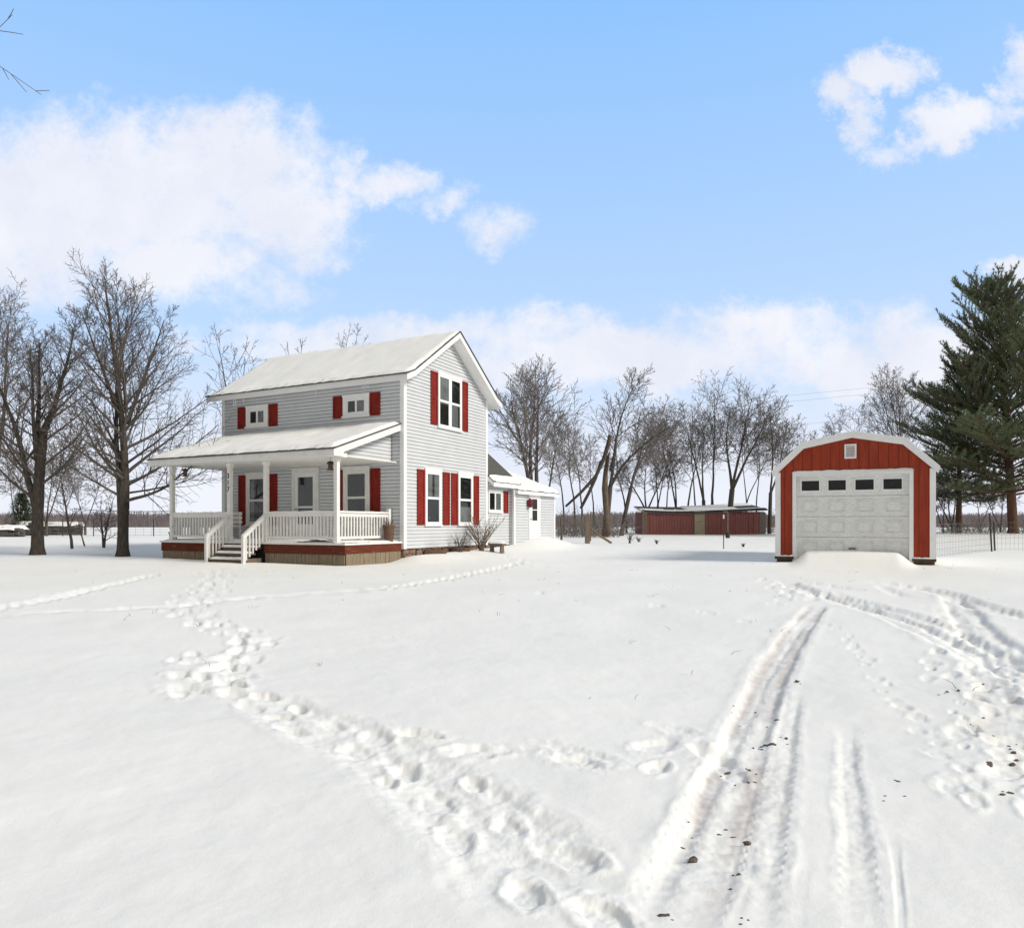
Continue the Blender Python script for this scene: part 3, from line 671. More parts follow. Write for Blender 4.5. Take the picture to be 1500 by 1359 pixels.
# hanging feeders under the porch eave
def feeder(x, y, z, label):
    o = on_house('bird_feeder', x, y, z, label, 'bird feeder', 'feeders hanging under the porch eave')
    b = MB(); b.tube([(0, 0, 0), (0, 0, -.10)], .005, 5); b.build('hanger', M['iron'], o)
    b = MB(); b.tube([(0, 0, -.08), (0, 0, -.10), (0, 0, -.16)], [.005, .07, .10], 10); b.build('lid', M['iron'], o)
    b = MB(); b.tube([(0, 0, -.16), (0, 0, -.30), (0, 0, -.30), (0, 0, -.33)], [.06, .06, .10, .09], 10); b.build('seed_tube', M['rust'], o)
feeder(-6.15, PY - .1, 2.90, 'dark bird feeder hanging under the open left end of the porch')
feeder(-.62, PY - .02, 2.90, 'small dark bird feeder hanging beside the right corner porch post')
def planter(x, y, r0, h, label, m):
    o = on_house('planter', x, y, DZ, label, 'planter', 'planters on the porch deck')
    b = MB(); b.tube([(0, 0, .0), (0, 0, h * .85), (0, 0, h * .86), (0, 0, h)], [r0 * .75, r0, r0 * 1.1, r0 * 1.1], 14); b.build('pot', m, o)
    b = MB(); rq = R_(3)
    for i in range(26):
        a = rq.uniform(0, 6.3); q = rq.uniform(.3, 1); b.tube([(math.cos(a) * r0 * q * .6, math.sin(a) * r0 * q * .6, h), (math.cos(a) * r0 * q * 1.1, math.sin(a) * r0 * q * 1.1, h + rq.uniform(.08, .2))], [.006, .003], 4)
    b.build('dried_stems', M['twig'], o)
planter(-.2, -.42, .16, .48, 'dark rusty planter at the right end of the porch beside the wall', M['rust'])
planter(-7.02, -2.2, .13, .26, 'small black planter on the left corner of the porch deck', M['iron'])
# white porch benches behind the balusters
def bench(x, y, label):
    o = on_house('porch_bench', x, y, DZ, label, 'bench', 'white benches on the porch')
    b = MB()
    for i in range(4): b.box(-.55, .55, -.2 + i * .105, -.11 + i * .105, .42, .45)
    b.build('seat', M['cream'], o)
    b = MB()
    for i in range(3): b.box(-.55, .55, .24, .27, .52 + i * .13, .61 + i * .13)
    b.build('backrest', M['cream'], o)
    for sx_ in (-1, 1):
        for yy in (-.18, .24): b = MB(); b.box(sx_ * .5 - .03, sx_ * .5 + .03, yy - .03, yy + .03 if yy < 0 else yy - .001, .0, .42 if yy < 0 else .85); b.build('leg', M['cream'], o)
bench(-5.7, -1.5, 'white slatted bench behind the left porch railing'); bench(-1.3, -.7, 'white slatted bench under the right porch window')
# small garden bench and ramp board by the gable
X, Y = gp(728, 806); zg = gz(X, Y)
o = tag(empty('garden_bench', (X, Y, zg), -.5), 'little low bench under a snow cap beside the house corner', 'bench')
b = MB(); b.box(-.27, .27, -.14, .14, .24, .31); b.build('seat', M['oldwood'], o)
for s_ in (-1, 1): b = MB(); b.prism([(-.12, -.1), (.12, -.1), (.08, .24), (-.08, .24)], lambda p, q, a, s_=s_: (s_ * .19 + a, p, q), -.03, .03); b.build('leg', M['oldwood'], o)
b = MB(); b.grid([[(lerp(-.28, .28, j / 12), lerp(-.15, .15, i / 6), .312 + (.05 if 0 < i < 6 and 0 < j < 12 else -.01)) for j in range(13)] for i in range(7)]); b.build('snow', M['snow'], o, True)
X, Y = gp(784, 797); zg = gz(X, Y)
o = tag(empty('wooden_ramp', (X, Y, zg), -.75), 'low wooden ramp half buried in snow by the back door', 'ramp')
b = MB(); b.prism([(-.5, -.15), (.5, -.15), (.5, .0), (-.5, .17)], lambda p, q, a: (p, a, q), -.4, .4); b.build('side_board', M['oldwood'], o)
b = MB(); b.grid([[(lerp(-.52, .52, i / 8), lerp(-.42, .42, j / 6), lerp(.18, .01, i / 8) + (.06 if 0 < i < 8 and 0 < j < 6 else -.0)) for j in range(7)] for i in range(9)]); b.build('snow', M['snow'], o, True)
# shrub by the gable
def shrub(name, X, Y, h, spread, n, seed, label, cat, m=None, group=None):
    rg = R_(seed); b = MB()
    for i in range(n):
        a = rg.uniform(0, 6.28); q = rg.uniform(.15, 1) * spread; p = [(rg.uniform(-.1, .1), rg.uniform(-.1, .1), -.05)]; hh = h * rg.uniform(.6, 1)
        for k in range(1, 5): p.append((math.cos(a) * q * (k / 4) ** 1.1 + rg.uniform(-.03, .03), math.sin(a) * q * (k / 4) ** 1.1 + rg.uniform(-.03, .03), hh * k / 4 * (1 - .06 * k / 4)))
        b.tube(p, [.011, .009, .007, .005, .003], 4, False)
        for k in range(2, 5):
            for _ in range(2):
                d = rg.uniform(.1, .28) * h; a2 = a + rg.uniform(-1.4, 1.4); s = p[k]
                b.tube([s, (s[0] + math.cos(a2) * d * .5, s[1] + math.sin(a2) * d * .5, s[2] + d * .6), (s[0] + math.cos(a2) * d * .7, s[1] + math.sin(a2) * d * .7, s[2] + d * 1.1)], [.006, .004, .002], 3, False)
    o = b.build(name, m or M['twig'], None); o.location = (X, Y, gz(X, Y)); tag(o, label, cat, group); return o
X, Y = house_world(.55, 3.55); shrub('bare_shrub', X, Y, 1.05, .75, 42, 2, 'bare brown shrub growing against the white gable wall', 'shrub', M['oldwood'])
X, Y = house_world(.4, 2.45); shrub('bare_shrub', X, Y, .55, .4, 18, 7, 'thin low shrub between the foundation vents', 'shrub', M['twig'])

# ------------------------------------------------------------------ red garage
gar = tag(empty('detached_garage', (GC[0], GC[1], 0), -GA), 'small red barn style garage with white overhead door', 'garage')
GW, GD = 3.66, 6.0; GZ = .31
GM = lambda a, z, o: (a, -o, z)
kn = [hit_g(*p) for p in ((1130, 691), (1172, 650), (1247, 633), (1322.7, 641.5), (1375, 684))]
ez = (kn[0][1] + kn[4][1]) / 2; kz = (kn[1][1] + kn[3][1]) / 2; az_ = kn[2][1]; kx = (kn[3][0] - kn[1][0]) / 2; mid = GW / 2; ex = GW / 2 + .10
prof = [(mid - ex, ez), (mid - kx, kz), (mid, az_), (mid + kx, kz), (mid + ex, ez)]
def roof_at(x):
    return float(np.interp(x, [p[0] for p in prof], [p[1] for p in prof]))
dx0, dx1 = hit_g(1161, 0)[0], hit_g(1338, 0)[0]; dz1 = (hit_g(1161, 694)[1] + hit_g(1338, 687.5)[1]) / 2
# front wall in vertical panels with grooves
w = MB(); a = .0; pitch = .222
while a < GW - .01:
    b_ = min(a + pitch, GW)
    def strip(p, q, o):
        for lo, hi in ((GZ, None),):
            if q <= dx0 + .001 or p >= dx1 - .001: z0_ = GZ
            else: z0_ = dz1 + .0
            w.hexa([GM(p, z0_, -.03), GM(q, z0_, -.03), GM(q, z0_, o), GM(p, z0_, o), GM(p, roof_at(p) - .1, -.03), GM(q, roof_at(q) - .1, -.03), GM(q, roof_at(q) - .1, o), GM(p, roof_at(p) - .1, o)])
    cuts = sorted({a, b_ - .018, b_} | {c for c in (dx0, dx1) if a < c < b_})
    for p, q in zip(cuts, cuts[1:]): strip(p, q, .0 if p >= b_ - .0181 else .014)
    a = b_
w.build('front_wall', M['barnred'], gar)
w = MB()
w.box(.0, .05, .031, GD, GZ, ez - .02); w.box(GW - .05, GW, .031, GD, GZ, ez - .02); w.prism([(.05, GZ), (GW - .05, GZ), (GW - .05, ez - .03), (mid + kx, kz - .12), (mid, az_ - .12), (mid - kx, kz - .12), (.05, ez - .03)], lambda p, q, a: (p, a, q), GD - .06, GD)
w.build('side_wall', M['garagetrim'], gar)
for s_ in (0, 1):
    t = MB()
    if s_ == 0: t.box(-.022, .11, -.036, -.0145, GZ, ez - .03); t.box(-.022, -.001, -.0144, .12, GZ, ez - .05)
    else: t.box(GW - .11, GW + .022, -.036, -.0145, GZ, ez - .03); t.box(GW + .001, GW + .022, -.0144, .12, GZ, ez - .05)
    t.build('corner_trim', M['garagetrim'], gar)
r = MB(); r.prism([(p, q + .012) for p, q in prof] + [(p, q - .02) for p, q in reversed(prof)], lambda p, q, a: (p, a, q), -.17, GD + .1); gr = r.build('roof', M['garagetrim'], gar)
inner = [(mid - ex + .03, ez - .15), (mid - kx + .05, kz - .155), (mid, az_ - .15), (mid + kx - .05, kz - .155), (mid + ex - .03, ez - .15)]
r = MB()
for i in range(4):
    r.prism([(prof[i][0], prof[i][1] - .021), (prof[i + 1][0], prof[i + 1][1] - .021), inner[i + 1], inner[i]], lambda p, q, a: (p, a, q), -.155, -.037)
r.build('fascia', M['garagetrim'], gr)
snow_sheet([(mid - kx + .02, kz + .012), (mid, az_ + .012), (mid + kx - .02, kz + .012)], .2, GD, .03, 51, lambda a, b, c: (b, a, c), 40, .15).build('snow', M['snow'], gr, True)
# overhead door
fr = MB(); fr.wbox(GM, dx0, dx0 + .09, -.20, .03, .1, dz1); fr.wbox(GM, dx1 - .09, dx1, -.20, .03, .1, dz1); fr.wbox(GM, dx0 + .09, dx1 - .09, -.20, .03, dz1 - .08, dz1)
df = fr.build('door_frame', M['garagetrim'], gar)
P = [[(lerp(dx0 - .02, dx1 + .02, j / 60), lerp(-.05, .0, i / 4), dz1 + .001 + (.03 + .045 * float(fbm(j * .33, 1.5, 3)) if 0 < i < 4 and 0 < j < 60 else -.005)) for j in range(61)] for i in range(5)]
s = MB(); s.grid(P); s.build('snow', M['snow'], df, True)
p0, p1 = dx0 + .092, dx1 - .092; top = dz1 - .082; sec = .535; dy = -.12
gd = MB(); rows = []
z = top
for k in range(5):
    gd.wbox(GM, p0, p1, dy - .04, dy, z - sec + .008, z)
    rows.append(z); z -= sec
door = gd.build('garage_door', M['doorpaint'], gar)
cw = (p1 - p0) / 4
for k in range(1, 4):
    for c in range(4):
        pm = MB()
        xa = p0 + c * cw + .13; xb = p0 + (c + 1) * cw - .13; za = rows[k] - .1; zb = rows[k] - sec + .11
        for q in ((xa, xb, za - .02, za), (xa, xb, zb, zb + .02), (xa, xa + .02, zb + .02, za - .02), (xb - .02, xb, zb + .02, za - .02)): pm.wbox(GM, q[0], q[1], dy, dy + .02, q[2], q[3])
        pm.wbox(GM, xa + .05, xb - .05, dy, dy + .010, zb + .05, za - .05)
        pm.build('embossed_panel', M['doorpaint'], door)
for pa, pb in ((1174.4, 1200), (1213.5, 1239), (1253, 1279.8), (1294, 1321)):
    xa = hit_g(pa, 0, .12)[0]; xb = hit_g(pb, 0, .12)[0]; za = top - .12; zb = za - .26
    f_ = MB(); e_ = .035
    f_.wbox(GM, xa - e_, xa, dy, dy + .022, zb - e_, za + e_); f_.wbox(GM, xb, xb + e_, dy, dy + .022, zb - e_, za + e_); f_.wbox(GM, xa, xb, dy, dy + .022, zb - e_, zb); f_.wbox(GM, xa, xb, dy, dy + .022, za, za + e_)
    wf = f_.build('window', M['garagetrim'], door); wf['label'] = 'dark glazed light in the top door section'
    g = MB(); g.wbox(GM, xa, xb, dy + .001, dy + .004, zb, za); g.build('backing', M['dark'], wf) if False else None
# (panes of the door lights)
for wf_, (pa, pb) in zip([c for c in door.children if c.name.startswith('window')], ((1174.4, 1200), (1213.5, 1239), (1253, 1279.8), (1294, 1321))):
    xa = hit_g(pa, 0, .12)[0]; xb = hit_g(pb, 0, .12)[0]; za = top - .12; zb = za - .26
    g = MB(); g.wbox(GM, xa, xb, dy + .002, dy + .008, zb, za); g.build('pane', M['dark'], wf_)
hd = MB(); hd.wbox(GM, mid - .08, mid + .08, dy + .03, dy + .045, rows[3] - .3, rows[3] - .27); hd.wbox(GM, mid - .08, mid - .06, dy, dy + .03, rows[3] - .3, rows[3] - .27); hd.wbox(GM, mid + .06, mid + .08, dy, dy + .03, rows[3] - .3, rows[3] - .27); hd.build('handle', M['iron'], door)
bk = MB(); bk.box(.06, GW - .06, .25, .27, GZ, 2.6); bk.build('inner_lining', M['dark'], gar)
# gable vent
xa, zt_ = hit_g(1237, 651); xb, _ = hit_g(1254.6, 0); zb_ = hit_g(1237, 672)[1]
v = MB(); e_ = .04; v.wbox(GM, xa, xa + e_, .0145, .04, zb_, zt_); v.wbox(GM, xb - e_, xb, .0145, .04, zb_, zt_); v.wbox(GM, xa + e_, xb - e_, .0145, .04, zb_, zb_ + e_); v.wbox(GM, xa + e_, xb - e_, .0145, .04, zt_ - e_, zt_)
vv = v.build('vent', M['garagetrim'], gar)
v = MB(); n = 7
for i in range(n):
    z = lerp(zb_ + e_, zt_ - e_, (i + .5) / n); v.hexa([GM(xa + e_, z - .018, .036), GM(xb - e_, z - .018, .036), GM(xb - e_, z - .014, .036), GM(xa + e_, z - .014, .036), GM(xa + e_, z + .012, .0148), GM(xb - e_, z + .012, .0148), GM(xb - e_, z + .016, .0148), GM(xa + e_, z + .016, .0148)])
v.build('louvres', M['doorpaint'], vv)
# timber skids and the snow lip on them
for s_ in (0, 1):
    xa, xb = (-.03, dx0 + .03) if s_ == 0 else (dx1 - .03, GW + .03)
    k = MB(); k.box(xa, xb, -.06, .5, GZ - .08, GZ - .003); k.box(xa + .05, xb - .03, -.03, .45, GZ - .15, GZ - .081); k.box(xa + .02, xb - .1, .0, .4, -.1, GZ - .151)
    kk = k.build('timber_skid', M['skid'], gar)
    s = MB(); s.grid([[(lerp(xa, xb, j / 10), lerp(-.065, -.015, i / 3), GZ + (.035 * rg.random() if 0 < i < 3 and 0 < j < 10 else -.004)) for j in range(11)] for i in range(4)]); s.build('snow', M['snow'], kk, True)

# ------------------------------------------------------------------ long low shed far behind
SY = 53.0; SX0, SX1 = ray(945) * SY, ray(1122) * SY; SZ = gz(13, SY) - .05; EVZ = 2.16
shed = tag(empty('storage_shed', (SX0, SY, 0)), 'long low dark red shed with sagging snowy roof before the trees', 'shed'); SW = SX1 - SX0
sp = lambda px: ray(px) * SY - SX0
def boards(name, p0, p1, z1, m, y=0, label=None):
    b = MB(); a = sp(p0); e = sp(p1); q = R_(int(p0))
    while a < e - .03:
        n_ = min(a + q.uniform(.16, .26), e); o = q.uniform(0, .03); b.box(a, n_ - .015, y + o, y + .07, SZ + q.uniform(-.02, .06), z1); a = n_
    o = b.build(name, m, shed); 
    if label: o['label'] = label
    return o
w = MB(); w.box(.1, SW - .1, .12, 4.8, SZ - .1, EVZ - .06); w.build('wall', M['oldred'], shed)
boards('sliding_door', 948, 1017, EVZ - .1, M['oldred']); boards('sliding_door', 1033, 1071, EVZ - .1, M['oldred'], -.05); boards('sliding_door', 1071, 1113, EVZ - .12, M['oldred'], .0); boards('end_boards', 1113, 1122, EVZ - .1, M['oldgrey'])
w = MB(); h = 0
while SZ + h < EVZ - .12: w.box(sp(1017.3), sp(1032.7), -.02, .1, SZ + h, SZ + h + .185); h += .2
w.build('block_pier', M['block'], shed)
w = MB(); w.box(sp(941), sp(944), -.1, .1, SZ - .1, EVZ + .1); w.box(sp(944.6), sp(947.4), -.1, .06, SZ - .1, EVZ - .05); w.build('door_post', M['oldwood'], shed)
fs = lambda p, q, a: (a, p, q)
r = MB(); pts = [(-.35, EVZ - .03), (4.2, EVZ + .62)]
n = 24; P = [[(lerp(-.15, SW + .1, j / n), lerp(-.08, 4.2, i / 6), lerp(EVZ - .05, EVZ + .46, i / 6) - .10 * math.sin(math.pi * j / n * 1.3) + .10 * j / n) for j in range(n + 1)] for i in range(7)]
r.grid(P); r.grid([[(x, y, z - .1) for x, y, z in row] for row in P]); r.grid([P[0], [(x, y, z - .1) for x, y, z in P[0]]])
sr = r.build('roof', M['shingle'], shed)
zr = lambda x, s: lerp(EVZ - .05, EVZ + .46, s) - .10 * math.sin(math.pi * (x + .35) / (SW + .55) * 1.3) + .10 * (x + .35) / (SW + .55)
ms = MB(); rows = []
for i in range(9):
    row = []
    for j in range(61):
        x = lerp(-.25, SW + .1, j / 60); s = lerp(.0, .98, i / 8); nz_ = float(fbm(x * .5, s * 2, 61)); bare = (x < 3.6 and s > .25 + .3 * nz_) or (x > SW * .8 and s > .2 and s < .8)
        row.append((x, lerp(-.10, 4.2, s), zr(x, s) + (-.02 if bare else .07 + .05 * nz_) * (1 if 0 < j < 60 else 0)))
    rows.append(row)
ms.grid(rows); ms.build('snow', M['snow'], sr, True)

# ------------------------------------------------------------------ yard posts and odds
def wood_post(px, py, h, wd, label, m, tilt=(0, 0), name='wooden_post'):
    X, Y = gp(px, py); o = MB(); o.hexa([(-wd, -wd, -.2), (wd, -wd, -.2), (wd, wd, -.2), (-wd, wd, -.2), (-wd * .95 + tilt[0], -wd + tilt[1], h - .02), (wd * .9 + tilt[0], -wd + tilt[1], h), (wd * .95 + tilt[0], wd + tilt[1], h), (-wd + tilt[0], wd + tilt[1], h - .03)])
    ob = o.build(name, m, None, bevel=.012); ob.location = (X, Y, gz(X, Y)); tag(ob, label, 'post'); return X, Y
X, Y = wood_post(860.5, 796, 1.25, .105, 'thick weathered timber post standing in the snowy back yard', M['oldwood'])
wood_post(865, 793, 1.5, .03, 'thin pale stake right behind the thick timber post', M['oldwood'], (.02, 0), 'stake')
X2, Y2 = gp(822, 793); b = MB(); b.tube([(0, 0, -.1), (.03, 0, .5), (-.01, 0, 1.0), (.02, 0, 1.35)], [.06, .055, .05, .04], 7); o = b.build('crooked_post', M['dead'], None, True); o.location = (X2, Y2, gz(X2, Y2)); tag(o, 'crooked branch post right of the rear addition', 'post')
Xa, Ya = gp(896, 796); b = MB(); g0 = gz(Xa, Ya); b.tube([(X + .12, Y + .05, gz(X, Y) + .72), ((X + Xa) / 2, (Y + Ya) / 2, g0 + .36), (Xa, Ya, g0 + .02)], .055, 6); o = b.build('leaning_beam', M['oldwood'], None); tag(o, 'long beam leaning from the timber post down to the snow', 'beam')
Xp, Yp = gp(1060, 803); o = tag(empty('marker_post', (Xp, Yp, gz(Xp, Yp))), 'thin black rod with a pale tip standing before the shed', 'post')
b = MB(); b.tube([(0, 0, -.1), (0, 0, 1.15)], .018, 6); b.build('rod', M['iron'], o); b = MB(); b.tube([(0, 0, 1.15), (0, 0, 1.3)], .028, 6); b.build('tip', M['cream'], o)
Xp, Yp = gp(1066, 788); o = tag(empty('water_hydrant', (Xp, Yp, gz(Xp, Yp))), 'hooked pale pipe on a dark base before the shed', 'hydrant')
b = MB(); b.tube([(0, 0, .3), (0, 0, 1.5), (-.03, 0, 1.56), (-.26, 0, 1.56)], .035, 8); b.build('pipe', M['oldgrey'], o); b = MB(); b.tube([(0, 0, -.1), (0, 0, .3), (0, 0, .34)], [.13, .13, .08], 10); b.build('base', M['iron'], o)
def tuft(px, py, h, label, seed):
    X, Y = gp(px, py); shrub('weed_clump', X, Y, h, h * .7, 14, seed, label, 'weeds', M['iron'], 'dark weed clumps poking out of the snow')
def stems():
    q = R_(19); b = MB()
    for _ in range(70):
        Y = 4 + 14 * q.random() ** .8; X = q.uniform(-.72, .72) * Y; z = top_of_snow(X, Y)
        for k in range(q.choice((1, 1, 2, 3))):
            dx, dy = q.gauss(0, .03), q.gauss(0, .03); h = q.uniform(.015, .05); b.tube([(X + dx, Y + dy, z - .02), (X + dx * 1.6, Y + dy * 1.6, z + h * .6), (X + dx * 2.6, Y + dy * 2.6, z + h)], [.0022, .0018, .001], 3, False)
    tag(b.build('grass_stems', M['oldwood'], None), 'dry grass stems poking thinly through the lawn snow', 'grass', kind='stuff')
stems()
tuft(922, 796, .42, 'tallest dark weed clump in the snow left of the shed', 31); tuft(936, 794, .25, 'weed clump just right of the tallest one', 32); tuft(962, 797, .18, 'low weed clump in the snow below the shed doors', 33); tuft(1089, 801, .14, 'small weed clump near the garage corner', 34)

# ------------------------------------------------------------------ wire fences
def fence(pts, h, label, posts, dense=.15, pr=.03, wire=.004, pm=None):
    o = tag(empty('wire_fence', (0, 0, 0)), label, 'fence')
    b = MB()
    for (x0, y0), (x1, y1) in zip(pts, pts[1:]):
        L = math.hypot(x1 - x0, y1 - y0); n = max(2, int(L / 1.5))
        for k in range(6): b.tube([(lerp(x0, x1, i / n), lerp(y0, y1, i / n), gz(lerp(x0, x1, i / n), lerp(y0, y1, i / n)) + .06 + k * (h - .08) / 5) for i in range(n + 1)], wire, 3, False)
        m = int(L / dense)
        for i in range(m):
            x, y = lerp(x0, x1, i / m), lerp(y0, y1, i / m); z = gz(x, y); b.tube([(x, y, z), (x, y, z + h)], wire * .8, 3, False)
    b.build('mesh', M['oldgrey'], o)
    for x, y, hh, t in posts:
        p = MB(); z = gz(x, y); p.tube([(x, y, z - .1), (x + t, y, z + hh)], pr, 6); p.build('fence_post', pm or M['iron'], o)
p = [garage_world(GW + .1, 4.5), gp(1455, 806), gp(1640, 806)]
xa, ya = gp(1453, 807); xb, yb = gp(1457.5, 806)
fence(p, 1.05, 'low wire mesh fence on two dark posts right of the garage', [(xa, ya, 1.36, -.09), (xb, yb, 1.05, -.05)] + [(*gp(1600, 806), 1.2, 0)])
fence([at(-60, 47)[:2], at(60, 47)[:2], at(150, 48)[:2], at(246, 49)[:2]], 1.0, 'distant wire fence across the field behind the left trees', [(*at(x, 47.5)[:2], 1.15, 0) for x in (-40, 22, 62, 92, 137, 180, 225)], .5, .035, .008)

# left field: dark snow capped piles
def pile(px0, px1, Y, h, label, seed, m, n=14):
    x0, x1 = ray(px0) * Y, ray(px1) * Y; z = gz((x0 + x1) / 2, Y); o = tag(empty('wood_pile', ((x0 + x1) / 2, Y, z)), label, 'pile', 'snow capped piles beyond the left trees'); q = R_(seed); L = (x1 - x0) / 2; b = MB()
    for i in range(n * 3):
        r_ = q.uniform(.10, .17); zz = q.uniform(.0, h - r_); cx = q.uniform(-L, L) * .8; l_ = q.uniform(.3, .8)
        b.tube([(cx - l_, q.uniform(-.6, -.2), zz + .05), (cx + l_, q.uniform(-.6, -.2), zz + .06)], r_, 7)
    b.box(-L * .92, L * .92, -.3, .5, -.1, h * .85); b.build('logs', m, o)
    s = MB(); s.grid([[(lerp(-L, L, j / 20) * 1.02, lerp(-.75, .7, i / 6), h * .9 + (.08 + .18 * float(fbm(j * .4, i * .5 + seed, 7))) * (1 if 0 < i < 6 and 0 < j < 20 else -.6)) for j in range(21)] for i in range(7)]); s.build('snow', M['snow'], o, True)
pile(-30, 32, 46, .62, 'low dark log pile at the left edge under a flat snow cap', 3, M['piled']); pile(33, 50, 50, .9, 'short upright dark pile between the log pile and the grey one', 5, M['piled'], 8); pile(62, 118, 52, .85, 'long grey pile under lumpy snow left of the thin sapling', 8, M['piled'])

# ------------------------------------------------------------------ bare trees
def norm(v):
    L = math.sqrt(v[0] ** 2 + v[1] ** 2 + v[2] ** 2) or 1; return (v[0] / L, v[1] / L, v[2] / L)
def turn(d, ang, az):
    ref = (0, 0, 1) if abs(d[2]) < .95 else (1, 0, 0)
    u = norm((ref[1] * d[2] - ref[2] * d[1], ref[2] * d[0] - ref[0] * d[2], ref[0] * d[1] - ref[1] * d[0]))
    w = (d[1] * u[2] - d[2] * u[1], d[2] * u[0] - d[0] * u[2], d[0] * u[1] - d[1] * u[0])
    c, s = math.cos(ang), math.sin(ang); a, b = math.cos(az), math.sin(az)
    return norm(tuple(d[i] * c + (u[i] * a + w[i] * b) * s for i in range(3)))

class Tree:
    def __init__(self, seed, counts=(15, 8, 6), wob=.10, trop=(.02, .03, .03, .02), ratio=(.45, .42, .42), ang=(38, 42, 42), rmin=.006, tw=.5, sides=(7, 5, 3, 3)):
        self.rg = R_(seed); self.c = counts; self.wob = wob; self.trop = trop; self.ratio = ratio; self.ang = ang; self.rmin = rmin; self.tw = tw; self.sides = sides
        self.wood = MB(); self.crown = MB(); self.w0 = .6
    def limb(self, p, d, L, r, lvl, start=.2, n=None, bend=None):
        rg = self.rg; ns = max(2 if lvl > 2 else 3, min(12, int(L / (.45, .35, .24, .20)[min(lvl, 3)]))); pts = [p]; rad = [r]; dirs = [d]
        end = max(self.rmin * .7, r * (.18 if lvl < 2 else .35))
        for i in range(ns):
            k = self.wob * (1 if lvl else self.w0)
            d = norm((d[0] + rg.gauss(0, k) + (bend[0] if bend else 0) / ns, d[1] + rg.gauss(0, k) + (bend[1] if bend else 0) / ns, d[2] + rg.gauss(0, k * .8) + self.trop[min(lvl, 3)] + (bend[2] if bend else 0) / ns))
            p = (p[0] + d[0] * L / ns, p[1] + d[1] * L / ns, p[2] + d[2] * L / ns); pts.append(p); dirs.append(d); rad.append(max(self.rmin * .7, lerp(r, end, ((i + 1) / ns) ** .85)))
        (self.wood if lvl <= 0 else self.crown).tube(pts, rad, self.sides[min(lvl, 3)], lvl < 1)
        if lvl >= len(self.c): return
        nc = n if n is not None else self.c[lvl]; az = rg.uniform(0, 6.28)
        for k in range(nc):
            f = start + (1 - start) * (k + rg.random()) / nc; i = min(ns - 1, int(f * ns)); t = f * ns - i
            q = tuple(lerp(pts[i][j], pts[i + 1][j], t) for j in range(3)); az += 2.4 + rg.uniform(-.5, .5)
            a = math.radians(self.ang[lvl]) * rg.uniform(.7, 1.3) * (1.12 - .35 * f); dd = turn(dirs[i + 1], a, az)
            l2 = L * self.ratio[lvl] * rg.uniform(.6, 1.25) * (1.25 - .75 * f); r2 = max(self.rmin, lerp(rad[i], rad[i + 1], t) * (.55 if lvl == 0 else .5) * rg.uniform(.7, 1.05))
            self.limb(q, dd, l2, min(r2, .022 * l2 + self.rmin), lvl + 1, .12)
    def done(self, name, loc, label, cat='tree', group=None, far=False, wood=None, rz=0):
        o = tag(empty(name, loc, rz), label, cat, group)
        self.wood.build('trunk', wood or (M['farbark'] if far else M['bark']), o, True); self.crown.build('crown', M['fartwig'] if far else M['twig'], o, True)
        return o
    def flare(self, r, h=.5):
        self.wood.tube([(0, 0, -.15), (0, 0, .02), (0, 0, h * .4), (0, 0, h)], [r * 1.7, r * 1.35, r * 1.08, r], 9, False)

D2 = math.radians
# the tall maple beside the porch (distance 21.5 m): a double stem from low down and long ascending limbs
def maple_right():
    X, Y = gp(180, 815); T = Tree(12, (17, 11, 8), .07, (.015, .05, .06, .04), (.42, .42, .42), (42, 42, 45), .0062)
    T.w0 = .28; T.flare(.165, .6); T.wood.tube([(0, 0, .5), (.01, 0, 1.1), (0.02, 0, 1.7), (.05, .02, 2.3), (.09, .04, 3.0)], [.165, .155, .165, .14, .06], 10, False)
    T.limb((-.05, 0, 1.35), norm((-.04, 0, 1)), 5.8, .11, 0, .18, 12)
    T.limb((.04, .03, 1.5), norm((.03, .02, 1)), 6.9, .15, 0, .12, 24)
    T.limb((.08, .05, 4.6), norm((-.12, .1, 1)), 4.0, .06, 0, .1, 13); T.limb((.1, .05, 4.2), norm((.3, .1, 1)), 3.6, .07, 0, .2, 10)
    T.limb((0, .05, 4.2), norm((-.3, -.2, 1)), 3.5, .07, 0, .2, 10)
    for a, l, z, up, rr in ((0, 3.9, 1.75, .25, .06), (.15, 3.6, 2.3, .35, .055), (-.3, 3.2, 2.9, .5, .05), (.3, 3.2, 3.4, .6, .05), (3.0, 3.0, 2.4, .7, .05), (2.7, 2.8, 3.2, .8, .05), (1.4, 2.8, 2.2, .4, .045), (-1.4, 2.6, 2.6, .5, .045), (3.3, 2.6, 1.9, .45, .045), (-.1, 3.0, 4.0, .8, .045), (.05, 2.9, 2.0, .1, .04), (-2.2, 2.6, 3.0, .5, .04), (.6, 2.6, 4.6, .9, .04)):
        T.limb((0.05 * math.cos(a), .05 * math.sin(a), z), norm((math.cos(a), math.sin(a), up)), l, rr, 1, .15, 15)
    T.done('bare_maple', (X, Y, gz(X, Y)), 'tallest bare maple with a double stem, just left of the porch')
maple_right()
